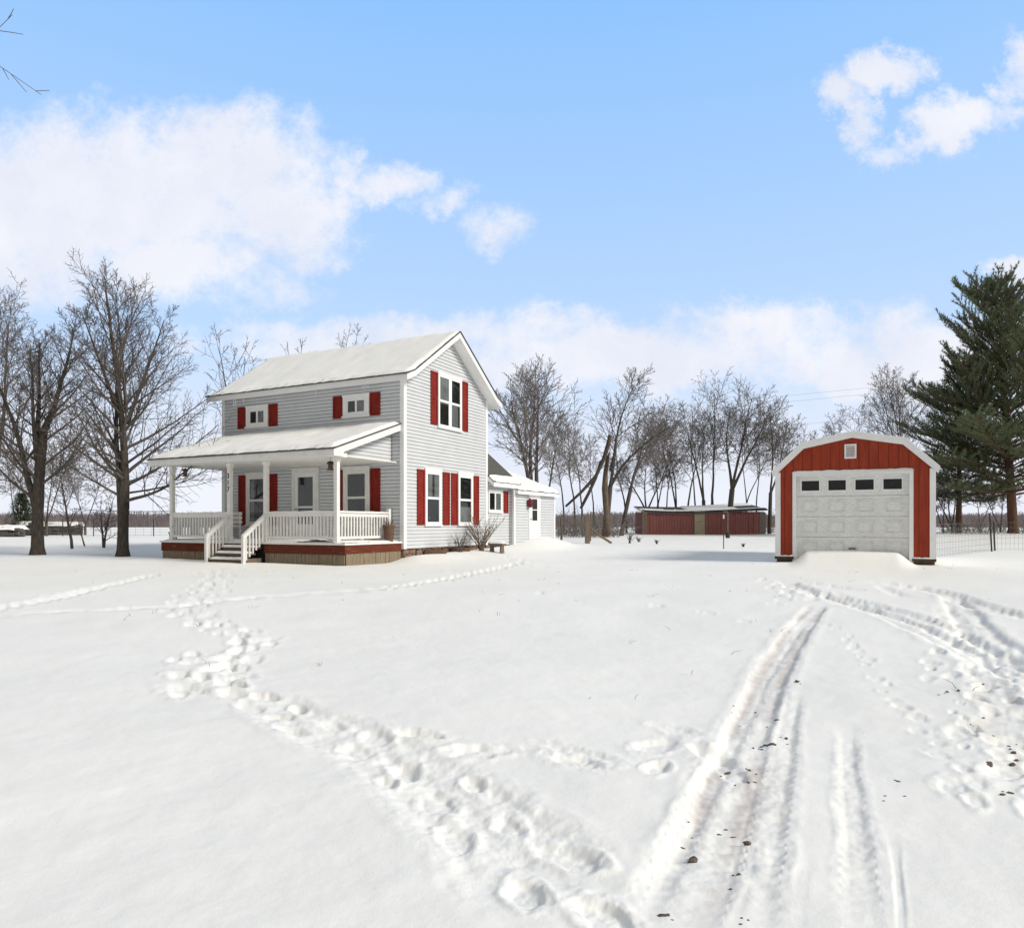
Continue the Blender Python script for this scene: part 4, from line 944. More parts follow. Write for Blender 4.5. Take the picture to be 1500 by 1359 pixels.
def maple_left():
    X, Y = gp(55, 812); T = Tree(23, (17, 11, 8), .09, (.01, .05, .06, .04), (.46, .42, .42), (42, 42, 45), .0066)
    T.flare(.185, .6); T.wood.tube([(0, 0, .5), (.0, 0, 1.2), (.02, 0, 1.8), (.05, 0, 2.5), (.12, 0, 3.3), (.18, 0, 4.0)], [.185, .165, .175, .16, .15, .13], 10, False)
    T.limb((-.03, 0, 1.35), norm((-.32, .05, 1)), 5.5, .12, 0, .2, 14, (-.1, 0, .2))
    T.limb((.06, 0, 3.0), norm((.02, .02, 1)), 1.6, .10, 0, .4, 5)
    T.limb((.12, .0, 4.0), norm((.35, .05, 1)), 3.7, .11, 0, .12, 16, (-.25, 0, .25))
    T.limb((.0, .05, 3.6), norm((-.1, .2, 1)), 3.6, .10, 0, .15, 13)
    T.limb((0, -.05, 3.2), norm((.12, -.35, 1)), 3.6, .08, 0, .15, 12)
    for a, l, z, up, rr in ((3.1, 3.2, 1.8, .5, .06), (2.8, 3.2, 2.5, .6, .055), (-.1, 2.9, 2.2, .6, .05), (.2, 3.1, 2.8, .7, .05), (3.3, 2.8, 3.1, .7, .05), (-1.4, 2.6, 2.5, .5, .045), (1.4, 2.6, 2.3, .4, .045), (.0, 2.6, 3.6, .9, .045), (2.2, 2.6, 3.4, .6, .045)):
        T.limb((0, 0, z), norm((math.cos(a), math.sin(a), up)), l, rr, 1, .15, 14)
    T.done('bare_maple', (X, Y, gz(X, Y)), 'spreading bare maple with a broken stub, standing leftmost in the yard')
maple_left()
def sapling(px, py, h, seed, label, lean=(0, 0), r=.05, stems=1, group=None, cn=(9, 5, 4)):
    X, Y = gp(px, py); T = Tree(seed, cn, .08, (.03, .03, .03, .02), (.4, .42, .4), (48, 45, 45), .007)
    for s in range(stems):
        a = s * 2.2; T.limb((0, 0, -.1), norm((lean[0] + (.35 * math.cos(a) if s else 0), lean[1], 1)), h * (1 - .15 * s), r, 0, .25)
    T.done('sapling', (X, Y, gz(X, Y)), label, 'sapling', group)
sapling(106, 804, 3.3, 5, 'straight dark sapling between the two big bare maples', r=.06, cn=(20, 6, 4))
sapling(125, 800, 1.6, 6, 'short leaning sapling just right of the straight dark one', (-.25, 0), .035)
sapling(152, 803, 2.1, 9, 'forked sapling close left of the tallest maple', (.15, 0), .05, 3)
# low line strung between the sapling and the porch
xa, ya = gp(106, 804); xb, yb = house_world(-6.9, -2.3)
b = MB(); b.tube([(lerp(xa, xb, i / 10), lerp(ya, yb, i / 10), lerp(1.75, 1.55, i / 10) - .05 * math.sin(math.pi * i / 10)) for i in range(11)], .012, 5); tag(b.build('clothes_line', M['iron'], None), 'dark clothes line strung from the straight sapling to the porch', 'line')

# far trees: (column, distance, top row, leader count, lean, bend, label, seed, trunk radius, width angle)
def far_tree(px, Y, top, label, seed, lean=(0, 0), bend=None, r=.16, forks=((0, 0, 1),), fork_h=.2, cnt=(14, 8, 6), ang=(44, 48, 48), rat=(.48, .46, .44), rmin=.0135, start=.25, name='bare_tree', wood=None, group='bare trees behind the yard'):
    X, Y, z = at(px, Y); Hh = CAMZ + (HY - top) / F * Y - z
    T = Tree(seed, cnt, .085, (.012, .035, .04, .03), rat, ang, rmin, sides=(6, 4, 3, 3))
    d = norm((lean[0], lean[1], 1)); fh = Hh * fork_h; T.wood.tube([(0, 0, -.3), (d[0] * fh * .5, d[1] * fh * .5, fh * .5), (d[0] * fh, d[1] * fh, fh)], [r * 1.25, r * 1.02, r * .95], 7, False)
    for fx_, fy_, l in forks:
        T.limb((d[0] * fh * .97, d[1] * fh * .97, fh * .97), norm((d[0] + fx_, d[1] + fy_, 1)), Hh * (1 - fork_h) * l * .90, r * (.85 if len(forks) == 1 else .62), 0, start * 1.3, None, bend)
    return T.done(name, (X, Y, z), label, 'tree', group, True, wood)
ft = far_tree
ft(783, 42, 536, 'tall twin stemmed bare tree rising directly behind the rear addition', 31, (0, 0), None, .27, ((-.16, 0, 1), (.16, .1, .98), (.02, -.2, .9)), .1, (18, 9, 6), (40, 42, 42))
ft(797, 48, 600, 'slim bare tree just right of the twin stemmed one', 32, (.05, 0), None, .10)
ft(826, 54, 632, 'thin bare tree left of the broken dead trunk', 33, (0, 0), None, .08)
ft(852, 58, 622, 'faint bare tree rising behind the timber post', 34, (.02, 0), None, .09)
ft(886, 45, 556, 'bare tree curving far to the right out of the dead trunk', 35, (.10, 0), (.75, 0, .0), .19, ((.12, 0, 1.08), (.35, .1, .9)), .32, (16, 9, 6), (40, 45, 42))
ft(909, 49, 585, 'dark bare tree leaning right with a clean lower trunk', 36, (.22, 0), (.25, 0, .1), .14, ((.1, 0, 1.02), (.0, .2, .8)), .35, (15, 8, 6))
ft(947, 58, 655, 'low round crowned bare tree directly behind the left shed door', 37, (0, 0), None, .13, ((-.4, 0, 1), (.4, 0, 1), (0, .2, 1)), .25, (15, 9, 7), (50, 45, 45))
ft(992, 58, 596, 'slim bare tree behind the block pier of the shed', 38, (-.05, 0), None, .12, ((-.08, 0, 1), (.12, 0, .95)), .2)
ft(1004, 60, 606, 'slim bare tree tilted right beside the one behind the pier', 39, (.10, 0), None, .10)
ft(1033, 57, 585, 'left stem of the close pair of straight bare trees', 40, (-.05, 0), None, .15, ((-.06, 0, 1), (.02, .1, .8)), .25)
ft(1043, 58, 560, 'taller right stem of the close pair of straight bare trees', 41, (.01, 0), None, .13, ((0, 0, 1),), .2, (17, 8, 6))
ft(1066, 55, 562, 'bare tree with a dense rounded crown behind the right shed door', 42, (.10, 0), (.1, 0, .1), .21, ((.05, 0, 1), (.3, 0, .85), (-.1, .2, .85)), .3, (17, 9, 6), (44, 45, 45))
ft(1127, 54, 580, 'bare tree rising between the shed end and the garage', 43, (.03, 0), None, .14, ((-.05, 0, 1), (.3, 0, .8)), .3, (15, 8, 6), (44, 44, 44))
ft(1150, 60, 612, 'smaller bare tree close behind the garage roof edge', 44, (.05, 0), None, .11, ((0, 0, 1), (.3, .1, .9)), .2)
ft(975, 62, 640, 'thin bare tree between the round crown and the slim trees', 45, (.05, 0), None, .08)
ft(870, 62, 640, 'faint thin bare tree behind the broken trunk', 46, (-.03, 0), None, .08)
ft(68, 48, 640, 'low dense bare tree behind the leftmost maple', 58, (0, 0), None, .10, ((-.35, 0, 1), (.3, 0, 1), (0, .2, 1)), .12)
ft(125, 52, 668, 'small bare tree far behind the short leaning sapling', 59, (0, 0), None, .08, ((-.4, 0, 1), (.4, 0, 1)), .12)
ft(22, 55, 655, 'thin bare tree beside the evergreen bush', 60, (.05, 0), None, .08, ((-.3, 0, 1), (.3, 0, 1)), .15)
ft(918, 60, 628, 'thin bare tree between the leaning tree and the low round crown', 81, (-.05, 0), None, .09)
ft(962, 56, 612, 'slender bare tree over the left part of the shed roof', 82, (.04, 0), None, .09, ((-.1, 0, 1), (.15, 0, .9)), .25)
ft(1018, 62, 600, 'thin bare tree between the slim trees and the close pair', 83, (.02, 0), None, .09)
ft(1092, 62, 604, 'thin bare tree right of the dense rounded crown', 84, (.04, 0), None, .09, ((-.15, 0, 1), (.2, 0, .9)), .25)
ft(1108, 66, 618, 'faint bare tree behind the right end of the shed roof', 85, (0, 0), None, .08)
ft(843, 50, 618, 'slender bare tree close behind the leaning snapped limb', 86, (-.04, 0), None, .08)
ft(1230, 66, 606, 'small bare treetop above the middle of the garage roof', 47, (0, 0), None, .09)
ft(1262, 62, 592, 'bare treetop above the right slope of the garage', 48, (.05, 0), None, .10)
ft(1335, 56, 545, 'bare tree leaning left beside the smaller pine', 49, (-.12, 0), (-.2, 0, .1), .16, ((-.2, 0, 1), (.0, .1, 1), (.1, 0, .95)), .2, (15, 8, 6), (42, 44, 44))
ft(1395, 47, 672, 'low bare tree with several stems right of the garage', 50, (-.05, 0), None, .10, ((-.45, 0, 1), (-.1, 0, 1), (.2, .1, .9)), .05)
ft(1382, 46, 700, 'thin stemmed bush tree hard against the garage side', 51, (-.1, 0), None, .07, ((-.3, 0, 1), (.1, 0, 1)), .05)
ft(1435, 52, 690, 'thin bare tree between the two pine trunks', 52, (.1, 0), None, .06, ((.4, 0, 1), (-.3, 0, 1)), .1)
ft(1466, 47, 700, 'bare bush tree left of the bigger pine trunk', 57, (-.1, 0), None, .06, ((-.5, 0, 1), (.3, 0, 1)), .08)
# behind the house
gb = 'treetops above the house roof'
ft(352, 40, 484, 'bare treetop above the left end of the house roof', 53, (0, 0), None, .14, ((-.06, 0, 1), (.12, 0, .9)), .3, (8, 4, 3), group=gb)
ft(408, 44, 496, 'narrow bare treetop above the middle of the roof slope', 54, (-.03, 0), None, .12, ((.1, 0, 1),), .35, (8, 4, 3), group=gb)
ft(508, 46, 472, 'rounded bare treetop above the house ridge', 55, (0, 0), None, .16, ((-.06, 0, .98), (.06, 0, 1)), .4, (10, 5, 4), rat=(.36, .42, .42), group=gb)
ft(-10, 34, 428, 'bare tree at the left frame edge behind the leftmost maple', 56, (.03, 0), None, .2, ((-.1, 0, 1), (.15, 0, .95)), .25, (16, 9, 6), rmin=.01, group=None)
# broken dead trunk with fallen limbs
X, Y, z = at(888, 43); px_m = Y / F
o = tag(empty('dead_tree', (X, Y, z)), 'broken barkless trunk with snapped limbs leaning against it', 'dead tree')
P = lambda px, py, dy=0: ((px - 888) * px_m, dy, CAMZ + (HY - py) * px_m - z)
b = MB(); b.tube([P(889, 784), P(888, 750), P(886, 715), P(887, 692), P(890, 672), P(893, 662)], [.26, .17, .19, .14, .11, .03], 8); b.build('trunk', M['dead'], o, True)
for pts, rr, lab in (([(828, 742), (850, 722), (872, 698), (884, 672), (890, 652), (893, 638)], [.07, .09, .11, .13, .14, .11], 'snapped limb leaning left to right'), ([(850, 745), (862, 722), (872, 700), (879, 676)], [.09, .10, .10, .06], None), ([(894, 690), (899, 668), (902, 641)], [.12, .10, .08], None)):
    b = MB(); b.tube([P(x, y, -.3) for x, y in pts], rr, 7); q = b.build('limb', M['bark'], o, True)
    if lab: q['label'] = lab
# tangled brush (uncountable) at the yard edge
def brush(name, x0, x1, Y0, Y1, n, h, seed, label, m):
    q = R_(seed); b = MB()
    for i in range(n):
        Y = q.uniform(Y0, Y1); X = ray(q.uniform(x0, x1)) * Y; z = gz(X, Y); p = (X, Y, z - .05); d = norm((q.gauss(0, .5), q.gauss(0, .3), 1)); hh = h * q.uniform(.35, 1); pts = [p]
        for k in range(4):
            d = norm((d[0] + q.gauss(0, .3), d[1] + q.gauss(0, .2), d[2] - .12)); p = (p[0] + d[0] * hh / 4, p[1] + d[1] * hh / 4, p[2] + d[2] * hh / 4); pts.append(p)
        b.tube(pts, [.018, .015, .012, .010, .008], 3, False)
        for k in (1, 2, 3):
            d2 = turn(d, q.uniform(.5, 1.2), q.uniform(0, 6)); s = pts[k]; l = hh * q.uniform(.2, .45); b.tube([s, (s[0] + d2[0] * l, s[1] + d2[1] * l, s[2] + d2[2] * l)], [.010, .006], 3, False)
    tag(b.build(name, m, None), label, 'brush', kind='stuff')
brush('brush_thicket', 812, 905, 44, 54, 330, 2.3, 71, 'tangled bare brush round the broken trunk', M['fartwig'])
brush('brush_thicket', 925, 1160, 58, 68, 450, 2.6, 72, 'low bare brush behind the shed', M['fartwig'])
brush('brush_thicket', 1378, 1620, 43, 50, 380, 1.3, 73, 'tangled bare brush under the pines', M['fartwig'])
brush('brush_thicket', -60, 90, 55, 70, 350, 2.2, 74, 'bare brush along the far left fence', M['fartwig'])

# ------------------------------------------------------------------ far woods (one mass)
def far_woods():
    q = R_(90); b = MB()
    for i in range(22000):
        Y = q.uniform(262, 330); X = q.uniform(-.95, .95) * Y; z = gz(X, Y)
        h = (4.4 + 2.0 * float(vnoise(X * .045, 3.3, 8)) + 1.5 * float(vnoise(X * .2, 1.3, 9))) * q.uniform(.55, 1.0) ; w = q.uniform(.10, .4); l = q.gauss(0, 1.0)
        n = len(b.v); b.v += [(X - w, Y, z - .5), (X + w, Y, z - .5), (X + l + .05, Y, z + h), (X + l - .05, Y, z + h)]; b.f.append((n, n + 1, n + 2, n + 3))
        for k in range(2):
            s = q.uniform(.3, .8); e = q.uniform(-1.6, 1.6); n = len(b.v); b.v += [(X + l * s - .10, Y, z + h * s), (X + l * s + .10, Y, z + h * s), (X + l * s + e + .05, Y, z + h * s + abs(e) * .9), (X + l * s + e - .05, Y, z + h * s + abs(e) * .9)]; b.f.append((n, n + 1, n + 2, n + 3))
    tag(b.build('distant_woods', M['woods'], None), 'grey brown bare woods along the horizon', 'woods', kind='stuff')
far_woods()

# ------------------------------------------------------------------ evergreens
def tuft_at(mb, p, d, rg, L=.24, n=9, w=.018, spread=.75):
    for k in range(n):
        dd = turn(d, rg.uniform(.15, spread), rg.uniform(0, 6.28)); l = L * rg.uniform(.7, 1.2)
        s = norm((dd[1] * .7 - dd[2] * .3, dd[2] * .5 - dd[0] * .7, dd[0] * .3 - dd[1] * .5)); i = len(mb.v)
        mb.v += [(p[0] - s[0] * w, p[1] - s[1] * w, p[2] - s[2] * w), (p[0] + s[0] * w, p[1] + s[1] * w, p[2] + s[2] * w), (p[0] + dd[0] * l, p[1] + dd[1] * l, p[2] + dd[2] * l)]; mb.f.append((i, i + 1, i + 2))
def pine(px, Y, top, seed, label, width, clear, r, whorl=.55, per=6, lean=0):
    X, Y, z = at(px, Y); Hh = CAMZ + (HY - top) / F * Y - z; rg = R_(seed); tr = MB(); br = MB(); nd_ = MB()
    tr.tube([(0, 0, -.2), (0, 0, .3), (.03 + lean * .3, 0, Hh * .3), (-.05 + lean * .65, 0, Hh * .65), (lean * .97, 0, Hh * .97)], [r * 1.4, r * 1.05, r * .8, r * .45, .03], 9)
    h = clear; az = 0
    while h < Hh * .985:
        f = (h - clear) / (Hh - clear); pr = min(1, .7 + f * 1.6) * (1 - f) ** .62 * (1 + .22 * math.sin(h * 2.1 + seed)) + .05
        for k in range(per):
            az += 6.283 / per + rg.uniform(-.4, .4); L = width * pr * rg.choice((.5, .75, .95, 1.05, 1.3)) * rg.uniform(.85, 1.1); up = lerp(.08, 1.25, f ** .8) + rg.uniform(-.15, .2)
            d = norm((math.cos(az), math.sin(az), up)); p = (lean * h / Hh, 0, h + rg.uniform(-.2, .2)); pts = [p]; ns = 6; dr = [d]
            for i in range(ns):
                d = norm((d[0] + rg.gauss(0, .07), d[1] + rg.gauss(0, .07), d[2] + (.05 if i > 2 else -.03))); p = (p[0] + d[0] * L / ns, p[1] + d[1] * L / ns, p[2] + d[2] * L / ns); pts.append(p); dr.append(d)
            br.tube(pts, [max(.012, r * .28 * (1 - i / (ns + 1)) * (1 - f * .7)) for i in range(ns + 1)], 4, False)
            nt_ = max(4, int(L / .20))
            for j in range(nt_):
                u = lerp(.22, 1, (j + rg.random()) / nt_); i = min(ns - 1, int(u * ns)); t = u * ns - i; q = tuple(lerp(pts[i][c], pts[i + 1][c], t) for c in range(3))
                sd = 1 if j % 2 else -1; a2 = rg.uniform(.5, 1.1); hd = norm((dr[i][0] * math.cos(a2) - dr[i][1] * math.sin(a2) * sd, dr[i][1] * math.cos(a2) + dr[i][0] * math.sin(a2) * sd, dr[i][2] + rg.uniform(-.15, .35)))
                l = (L * .30 * (1.15 - u * .8) + .22) * rg.uniform(.7, 1.2); e = (q[0] + hd[0] * l, q[1] + hd[1] * l, q[2] + hd[2] * l + .05 * l)
                br.tube([q, e], [.012, .008], 3, False); m = max(2, int(l / .15))
                for c in range(m):
                    s = (c + 1) / m; pp = tuple(lerp(q[x], e[x], s) for x in range(3)); tuft_at(nd_, pp, norm((hd[0], hd[1], hd[2] + .35)), rg, .25, 9, .017)
            tuft_at(nd_, pts[-1], dr[-1], rg, .30, 14, .020); tuft_at(nd_, pts[-2], dr[-2], rg, .27, 10, .020)
        h += whorl * rg.uniform(.8, 1.2) * (1 - .35 * f)
    tuft_at(nd_, (lean * .97, 0, Hh * .97), (0, 0, 1), rg, .35, 18, .02)
    o = tag(empty('pine_tree', (X, Y, z)), label, 'tree', 'pines right of the garage')
    tr.build('trunk', M['pinebark'], o, True); br.build('branches', M['pinebark'], o); nd_.build('needles', M['needle'], o); return o
pine(1484, 44, 410, 61, 'bigger dark pine with an orange brown trunk at the right edge', 5.4, 2.4, .27, .51, 7, -1.0)
pine(1404, 46, 535, 62, 'smaller pine with its trunk close behind the garage corner', 3.5, 2.2, .18, .51, 7, .1)
# evergreen bush far left
def juniper():
    X, Y, z = at(30, 50); rg = R_(66); nd_ = MB(); tr = MB(); tr.tube([(0, 0, -.1), (0, 0, 2.4)], [.10, .02], 6)
    for i in range(900):
        h = rg.uniform(.15, 2.9); rad = 1.05 * (1 - h / 3.1) ** .7 * rg.uniform(.2, 1.05) + .06 * rg.random(); a = rg.uniform(0, 6.28); tuft_at(nd_, (math.cos(a) * rad, math.sin(a) * rad, h), norm((math.cos(a), math.sin(a), 1.0)), rg, .28, 7, .025)
    o = tag(empty('juniper_bush', (X, Y, z)), 'dark evergreen bush beyond the leftmost maple', 'bush'); tr.build('trunk', M['bark'], o); nd_.build('foliage', M['needle'], o)
juniper()
# tree out of frame on the left whose twig tips hang into the top corner
def corner_tree():
    X, Y = -7.6, 7.2; z = gz(X, Y); T = Tree(77, (12, 5, 3), .08, (.01, .02, .0, -.02), (.4, .4, .4), (40, 45, 45), .0045)
    T.flare(.2, .6); T.wood.tube([(0, 0, .5), (0, 0, 3), (.0, 0, 5.9)], [.2, .17, .13], 8, False)
    T.limb((0, 0, 5.7), norm((-.15, 0, 1)), 3.5, .13, 0, .3, 8)
    T.limb((0, 0, 6.05), norm((.70, .0, .53)), 2.2, .05, 1, .3, 9, (0, 0, -.4))
    T.limb((0, 0, 5.55), norm((.85, .0, .40)), 2.25, .045, 1, .3, 8, (0, 0, -.2))
    T.done('bare_tree', (X, Y, z), 'bare tree past the left edge with twig tips in the top corner')
corner_tree()

# ------------------------------------------------------------------ cables across the sky
for (ya, yb, lab) in ((648, 527, 'upper power cable crossing the sky behind the trees'), (657, 536, 'middle power cable just below the upper one'), (690, 572, 'lowest power cable above the tree crowns')):
    Yc = 150.; b = MB(); pts = []
    for i in range(41):
        px = lerp(300, 1750, i / 40); py = lerp(ya, yb, (px - 300) / 1350); pts.append((ray(px) * Yc, Yc, CAMZ + (HY - py) / F * Yc - 1.2 * math.sin(math.pi * i / 40)))
    b.tube(pts, .018, 4, False); tag(b.build('power_cable', M['oldgrey'], None), lab, 'cable', 'power cables behind the trees')

# ------------------------------------------------------------------ stones and clods in the ruts (uncountable)
def clods():
    q = R_(13); b = MB()
    spots = [(1098, 1128, 14, 30, 10), (1122, 1088, 10, 14, 3), (1088, 1034, 6, 10, 6), (1110, 1052, 6, 40, 4), (1165, 998, 4, 14, 2), (1148, 1078, 6, 26, 5), (1064, 1208, 4, 8, 12), (1020, 1252, 3, 12, 8), (1470, 1162, 10, 12, 5), (1460, 1122, 12, 26, 12), (1480, 1108, 14, 24, 10), (1455, 1075, 6, 12, 6), (1422, 1052, 6, 12, 5), (1390, 1015, 6, 16, 2), (970, 1345, 4, 14, 10), (1310, 1168, 4, 14, 10), (1300, 1147, 3, 10, 4), (1000, 1205, 4, 14, 20), (1080, 1290, 6, 14, 30), (1092, 1350, 4, 10, 6), (1440, 1000, 5, 26, 16), (1485, 1085, 10, 12, 10)]
    for px, py, n, sx_, sy_ in spots:
        for i in range(n):
            if i % 3 == 2 or (px > 1420 and i % 2): continue
            X, Y = gp(q.gauss(px, sx_ * .75), q.gauss(py, sy_ * .75)); z = top_of_snow(X, Y); r = .0045 * (1 + 1.6 * q.random() ** 3 * 1.5) * (Y / 3.4) ** .5
            n0 = len(b.v); a0 = q.uniform(0, 6); ex = q.uniform(1, 2.4)
            for rad_, zz, k_ in ((1, -.5, .0), (.85, .35, .4), (.35, .75, .2)):
                for k in range(6):
                    a = k * 1.047 + k_ + a0; m = q.uniform(.65, 1.35); b.v.append((X + r * rad_ * m * ex * math.cos(a), Y + r * rad_ * m * math.sin(a), z + r * zz * q.uniform(.6, 1.2)))
            for l in (0, 6):
                for k in range(6): b.f.append((n0 + l + k, n0 + l + (k + 1) % 6, n0 + l + 6 + (k + 1) % 6, n0 + l + 6 + k))
            b.f.append(tuple(n0 + 12 + k for k in range(6)))
    tag(b.build('gravel_clods', M['gravel'], None), 'dark gravel and soil clods thrown up in the wheel ruts', 'gravel', kind='stuff')
clods()

# ------------------------------------------------------------------ sky, sun, camera
SUN_EL, SUN_AZ = math.radians(34), math.radians(116)     # azimuth from +Y (view direction) towards +X
sc = bpy.context.scene
wd = bpy.data.worlds.new('World'); sc.world = wd; wd.use_nodes = True; nt = wd.node_tree; nt.nodes.clear()
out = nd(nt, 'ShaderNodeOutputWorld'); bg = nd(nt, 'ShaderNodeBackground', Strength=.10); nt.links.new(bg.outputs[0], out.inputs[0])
sky = nd(nt, 'ShaderNodeTexSky'); sky.sky_type = 'NISHITA'; sky.sun_disc = False; sky.sun_elevation = SUN_EL; sky.sun_rotation = SUN_AZ; sky.air_density = 1.0; sky.dust_density = 1.0; sky.ozone_density = 1.5
tc = nd(nt, 'ShaderNodeTexCoord'); sep = nd(nt, 'ShaderNodeSeparateXYZ'); nt.links.new(tc.outputs['Generated'], sep.inputs[0])
def mth(op, a, b=None, c=None, clamp=False):
    n = nd(nt, 'ShaderNodeMath', operation=op); n.use_clamp = clamp
    for i, v in enumerate((a, b, c)):
        if v is None: continue
        if isinstance(v, (int, float)): n.inputs[i].default_value = v
        else: nt.links.new(v, n.inputs[i])
    return n.outputs[0]
def mrange(v, a, b, c=0., d=1.):
    n = nd(nt, 'ShaderNodeMapRange', interpolation_type='SMOOTHSTEP'); nt.links.new(v, n.inputs[0]); n.inputs[1].default_value = a; n.inputs[2].default_value = b; n.inputs[3].default_value = c; n.inputs[4].default_value = d; return n.outputs[0]
yy = mth('MAXIMUM', sep.outputs[1], .06); u = mth('DIVIDE', sep.outputs[0], yy); v = mth('DIVIDE', sep.outputs[2], yy)
cmb = nd(nt, 'ShaderNodeCombineXYZ'); nt.links.new(u, cmb.inputs[0]); nt.links.new(v, cmb.inputs[1])
# domain warp so that the cloud outlines billow
nw = nd(nt, 'ShaderNodeTexNoise', Scale=8.5, Detail=10.0, Roughness=.70); nt.links.new(cmb.outputs[0], nw.inputs['Vector'])
vs = nd(nt, 'ShaderNodeVectorMath', operation='SUBTRACT'); nt.links.new(nw.outputs['Color'], vs.inputs[0]); vs.inputs[1].default_value = (.5, .5, .5)
vm = nd(nt, 'ShaderNodeVectorMath', operation='MULTIPLY_ADD'); nt.links.new(vs.outputs[0], vm.inputs[0]); vm.inputs[1].default_value = (.17, .13, 0); nt.links.new(cmb.outputs[0], vm.inputs[2])
blobs = [(130, 290, 210, 140, 1), (330, 265, 190, 110, 1), (420, 310, 110, 95, .95), (40, 340, 230, 120, 1), (230, 380, 210, 60, .8), (370, 420, 110, 32, .5), (570, 262, 95, 30, .75), (645, 288, 60, 22, .55), (725, 336, 62, 30, .5), (520, 250, 60, 30, .55),
         (1310, 104, 70, 34, .9), (1235, 128, 36, 34, .7), (1258, 178, 30, 44, .75), (1300, 220, 52, 28, .8), (1375, 195, 62, 42, .9), (1440, 160, 62, 34, .7), (1490, 96, 28, 50, .8), (1485, 392, 50, 20, .8),
         (560, 500, 300, 42, .75), (815, 478, 90, 40, .75), (900, 520, 330, 62, .95), (1130, 490, 230, 48, .8), (1320, 530, 240, 78, .95), (420, 480, 130, 24, .6)]
acc = None
for (bx, by, rx, ry, wt) in blobs:
    s = nd(nt, 'ShaderNodeVectorMath', operation='SUBTRACT'); nt.links.new(vm.outputs[0], s.inputs[0]); s.inputs[1].default_value = ((bx - CX) / F, (HY - by) / F, 0)
    m = nd(nt, 'ShaderNodeVectorMath', operation='MULTIPLY'); nt.links.new(s.outputs[0], m.inputs[0]); m.inputs[1].default_value = (F / rx / 1.15, F / ry / 1.15, 0)
    dt = nd(nt, 'ShaderNodeVectorMath', operation='DOT_PRODUCT'); nt.links.new(m.outputs[0], dt.inputs[0]); nt.links.new(m.outputs[0], dt.inputs[1])
    q = mth('MULTIPLY', mth('SUBTRACT', 1.0, dt.outputs['Value']), wt); acc = q if acc is None else mth('MAXIMUM', acc, q)
n2 = nd(nt, 'ShaderNodeTexNoise', Scale=9.0, Detail=10.0, Roughness=.70); nt.links.new(cmb.outputs[0], n2.inputs['Vector'])
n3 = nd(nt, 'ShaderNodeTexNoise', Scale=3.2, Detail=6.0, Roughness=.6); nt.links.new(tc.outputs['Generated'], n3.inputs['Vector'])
dens = mrange(mth('ADD', acc, mth('MULTIPLY', mth('SUBTRACT', n2.outputs['Fac'], .5), 2.3)), -.05, .95)
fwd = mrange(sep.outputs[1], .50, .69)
low = mrange(sep.outputs[2], .06, .26, .93, .0)
nl = mth('MULTIPLY', low, mrange(n2.outputs['Fac'], .2, .75, .75, 1.0))
cl = mth('MINIMUM', mth('MAXIMUM', dens, nl), .95)
# sky colour: the physical sky lifted by the bright thin veil of the day
veil = nd(nt, 'ShaderNodeMix', data_type='RGBA'); veil.inputs[0].default_value = .82
nt.links.new(sky.outputs[0], veil.inputs[6])
vr = nd(nt, 'ShaderNodeValToRGB'); e = vr.color_ramp.elements; e[0].position = .0; e[0].color = (.76, .90, 1.10, 1); e[1].position = .66; e[1].color = (.27, .60, 1.12, 1)
nt.links.new(sep.outputs[2], vr.inputs[0])
vsc = nd(nt, 'ShaderNodeVectorMath', operation='SCALE'); nt.links.new(vr.outputs[0], vsc.inputs[0]); vsc.inputs['Scale'].default_value = 10.0
nt.links.new(vsc.outputs[0], veil.inputs[7])
sh = nd(nt, 'ShaderNodeTexNoise', Scale=5.5, Detail=6.0, Roughness=.6); nt.links.new(vm.outputs[0], sh.inputs['Vector'])
cc = nd(nt, 'ShaderNodeValToRGB'); e = cc.color_ramp.elements; e[0].position = .35; e[0].color = (.78, .81, .91, 1); e[1].position = .62; e[1].color = (.90, .905, .96, 1); nt.links.new(sh.outputs['Fac'], cc.inputs[0])
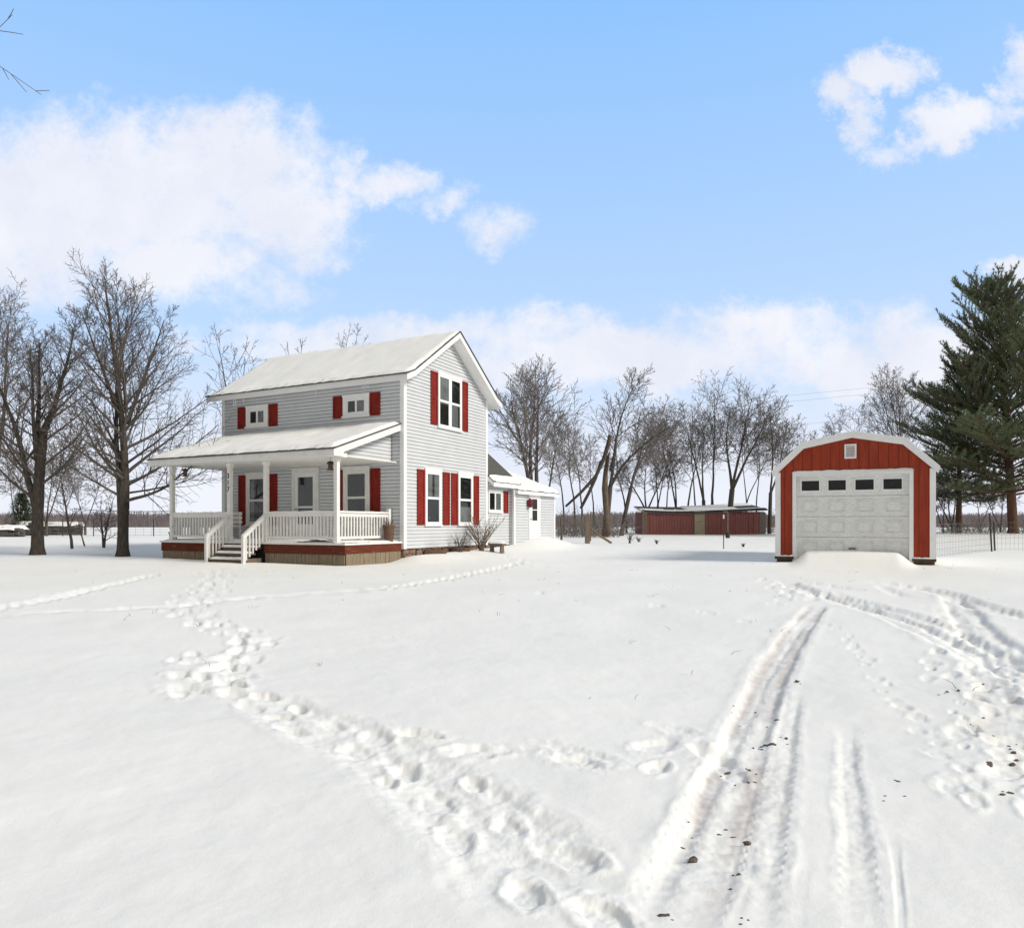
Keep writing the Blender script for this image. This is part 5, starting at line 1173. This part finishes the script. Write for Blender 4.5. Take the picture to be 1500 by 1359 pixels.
csc = nd(nt, 'ShaderNodeVectorMath', operation='SCALE'); nt.links.new(cc.outputs[0], csc.inputs[0]); csc.inputs['Scale'].default_value = 10.0
mx = nd(nt, 'ShaderNodeMix', data_type='RGBA'); nt.links.new(cl, mx.inputs[0]); nt.links.new(veil.outputs[2], mx.inputs[6]); nt.links.new(csc.outputs[0], mx.inputs[7])
# unseen grey sky over and behind the camera, added dim to shade front walls
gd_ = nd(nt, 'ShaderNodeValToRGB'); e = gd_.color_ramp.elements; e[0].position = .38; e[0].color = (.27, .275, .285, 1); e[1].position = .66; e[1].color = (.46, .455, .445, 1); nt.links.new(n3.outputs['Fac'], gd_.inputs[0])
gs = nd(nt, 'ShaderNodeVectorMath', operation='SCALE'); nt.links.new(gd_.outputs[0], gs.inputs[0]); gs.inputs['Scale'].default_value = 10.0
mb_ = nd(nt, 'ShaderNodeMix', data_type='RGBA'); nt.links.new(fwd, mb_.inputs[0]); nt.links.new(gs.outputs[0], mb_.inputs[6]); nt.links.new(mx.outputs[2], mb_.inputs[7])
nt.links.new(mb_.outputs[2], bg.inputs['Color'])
wd.cycles.sampling_method = 'MANUAL'; wd.cycles.sample_map_resolution = 512

su = bpy.data.lights.new('sun', 'SUN'); su.energy = 3.2; su.angle = math.radians(19); su.color = (1, .955, .88)
so = bpy.data.objects.new('sun', su); COL.objects.link(so)
from mathutils import Vector
dv = Vector((math.sin(SUN_AZ) * math.cos(SUN_EL), math.cos(SUN_AZ) * math.cos(SUN_EL), math.sin(SUN_EL)))
so.rotation_euler = dv.to_track_quat('Z', 'Y').to_euler()

cam = bpy.data.cameras.new('camera'); co = bpy.data.objects.new('camera', cam); COL.objects.link(co)
co.location = (0, 0, CAMZ); co.rotation_euler = (math.pi / 2, 0, 0); cam.sensor_width = 36; cam.lens = F / 1500 * 36; cam.shift_y = (HY - 679.5) / 1500
cam.clip_start = .05; cam.clip_end = 6000; sc.camera = co
vw = sc.view_settings; vw.view_transform = 'Standard'; vw.look = 'None'; vw.exposure = 0.05; vw.gamma = 1; vw.use_curve_mapping = False
sc.cycles.max_bounces = 6; sc.cycles.transparent_max_bounces = 12
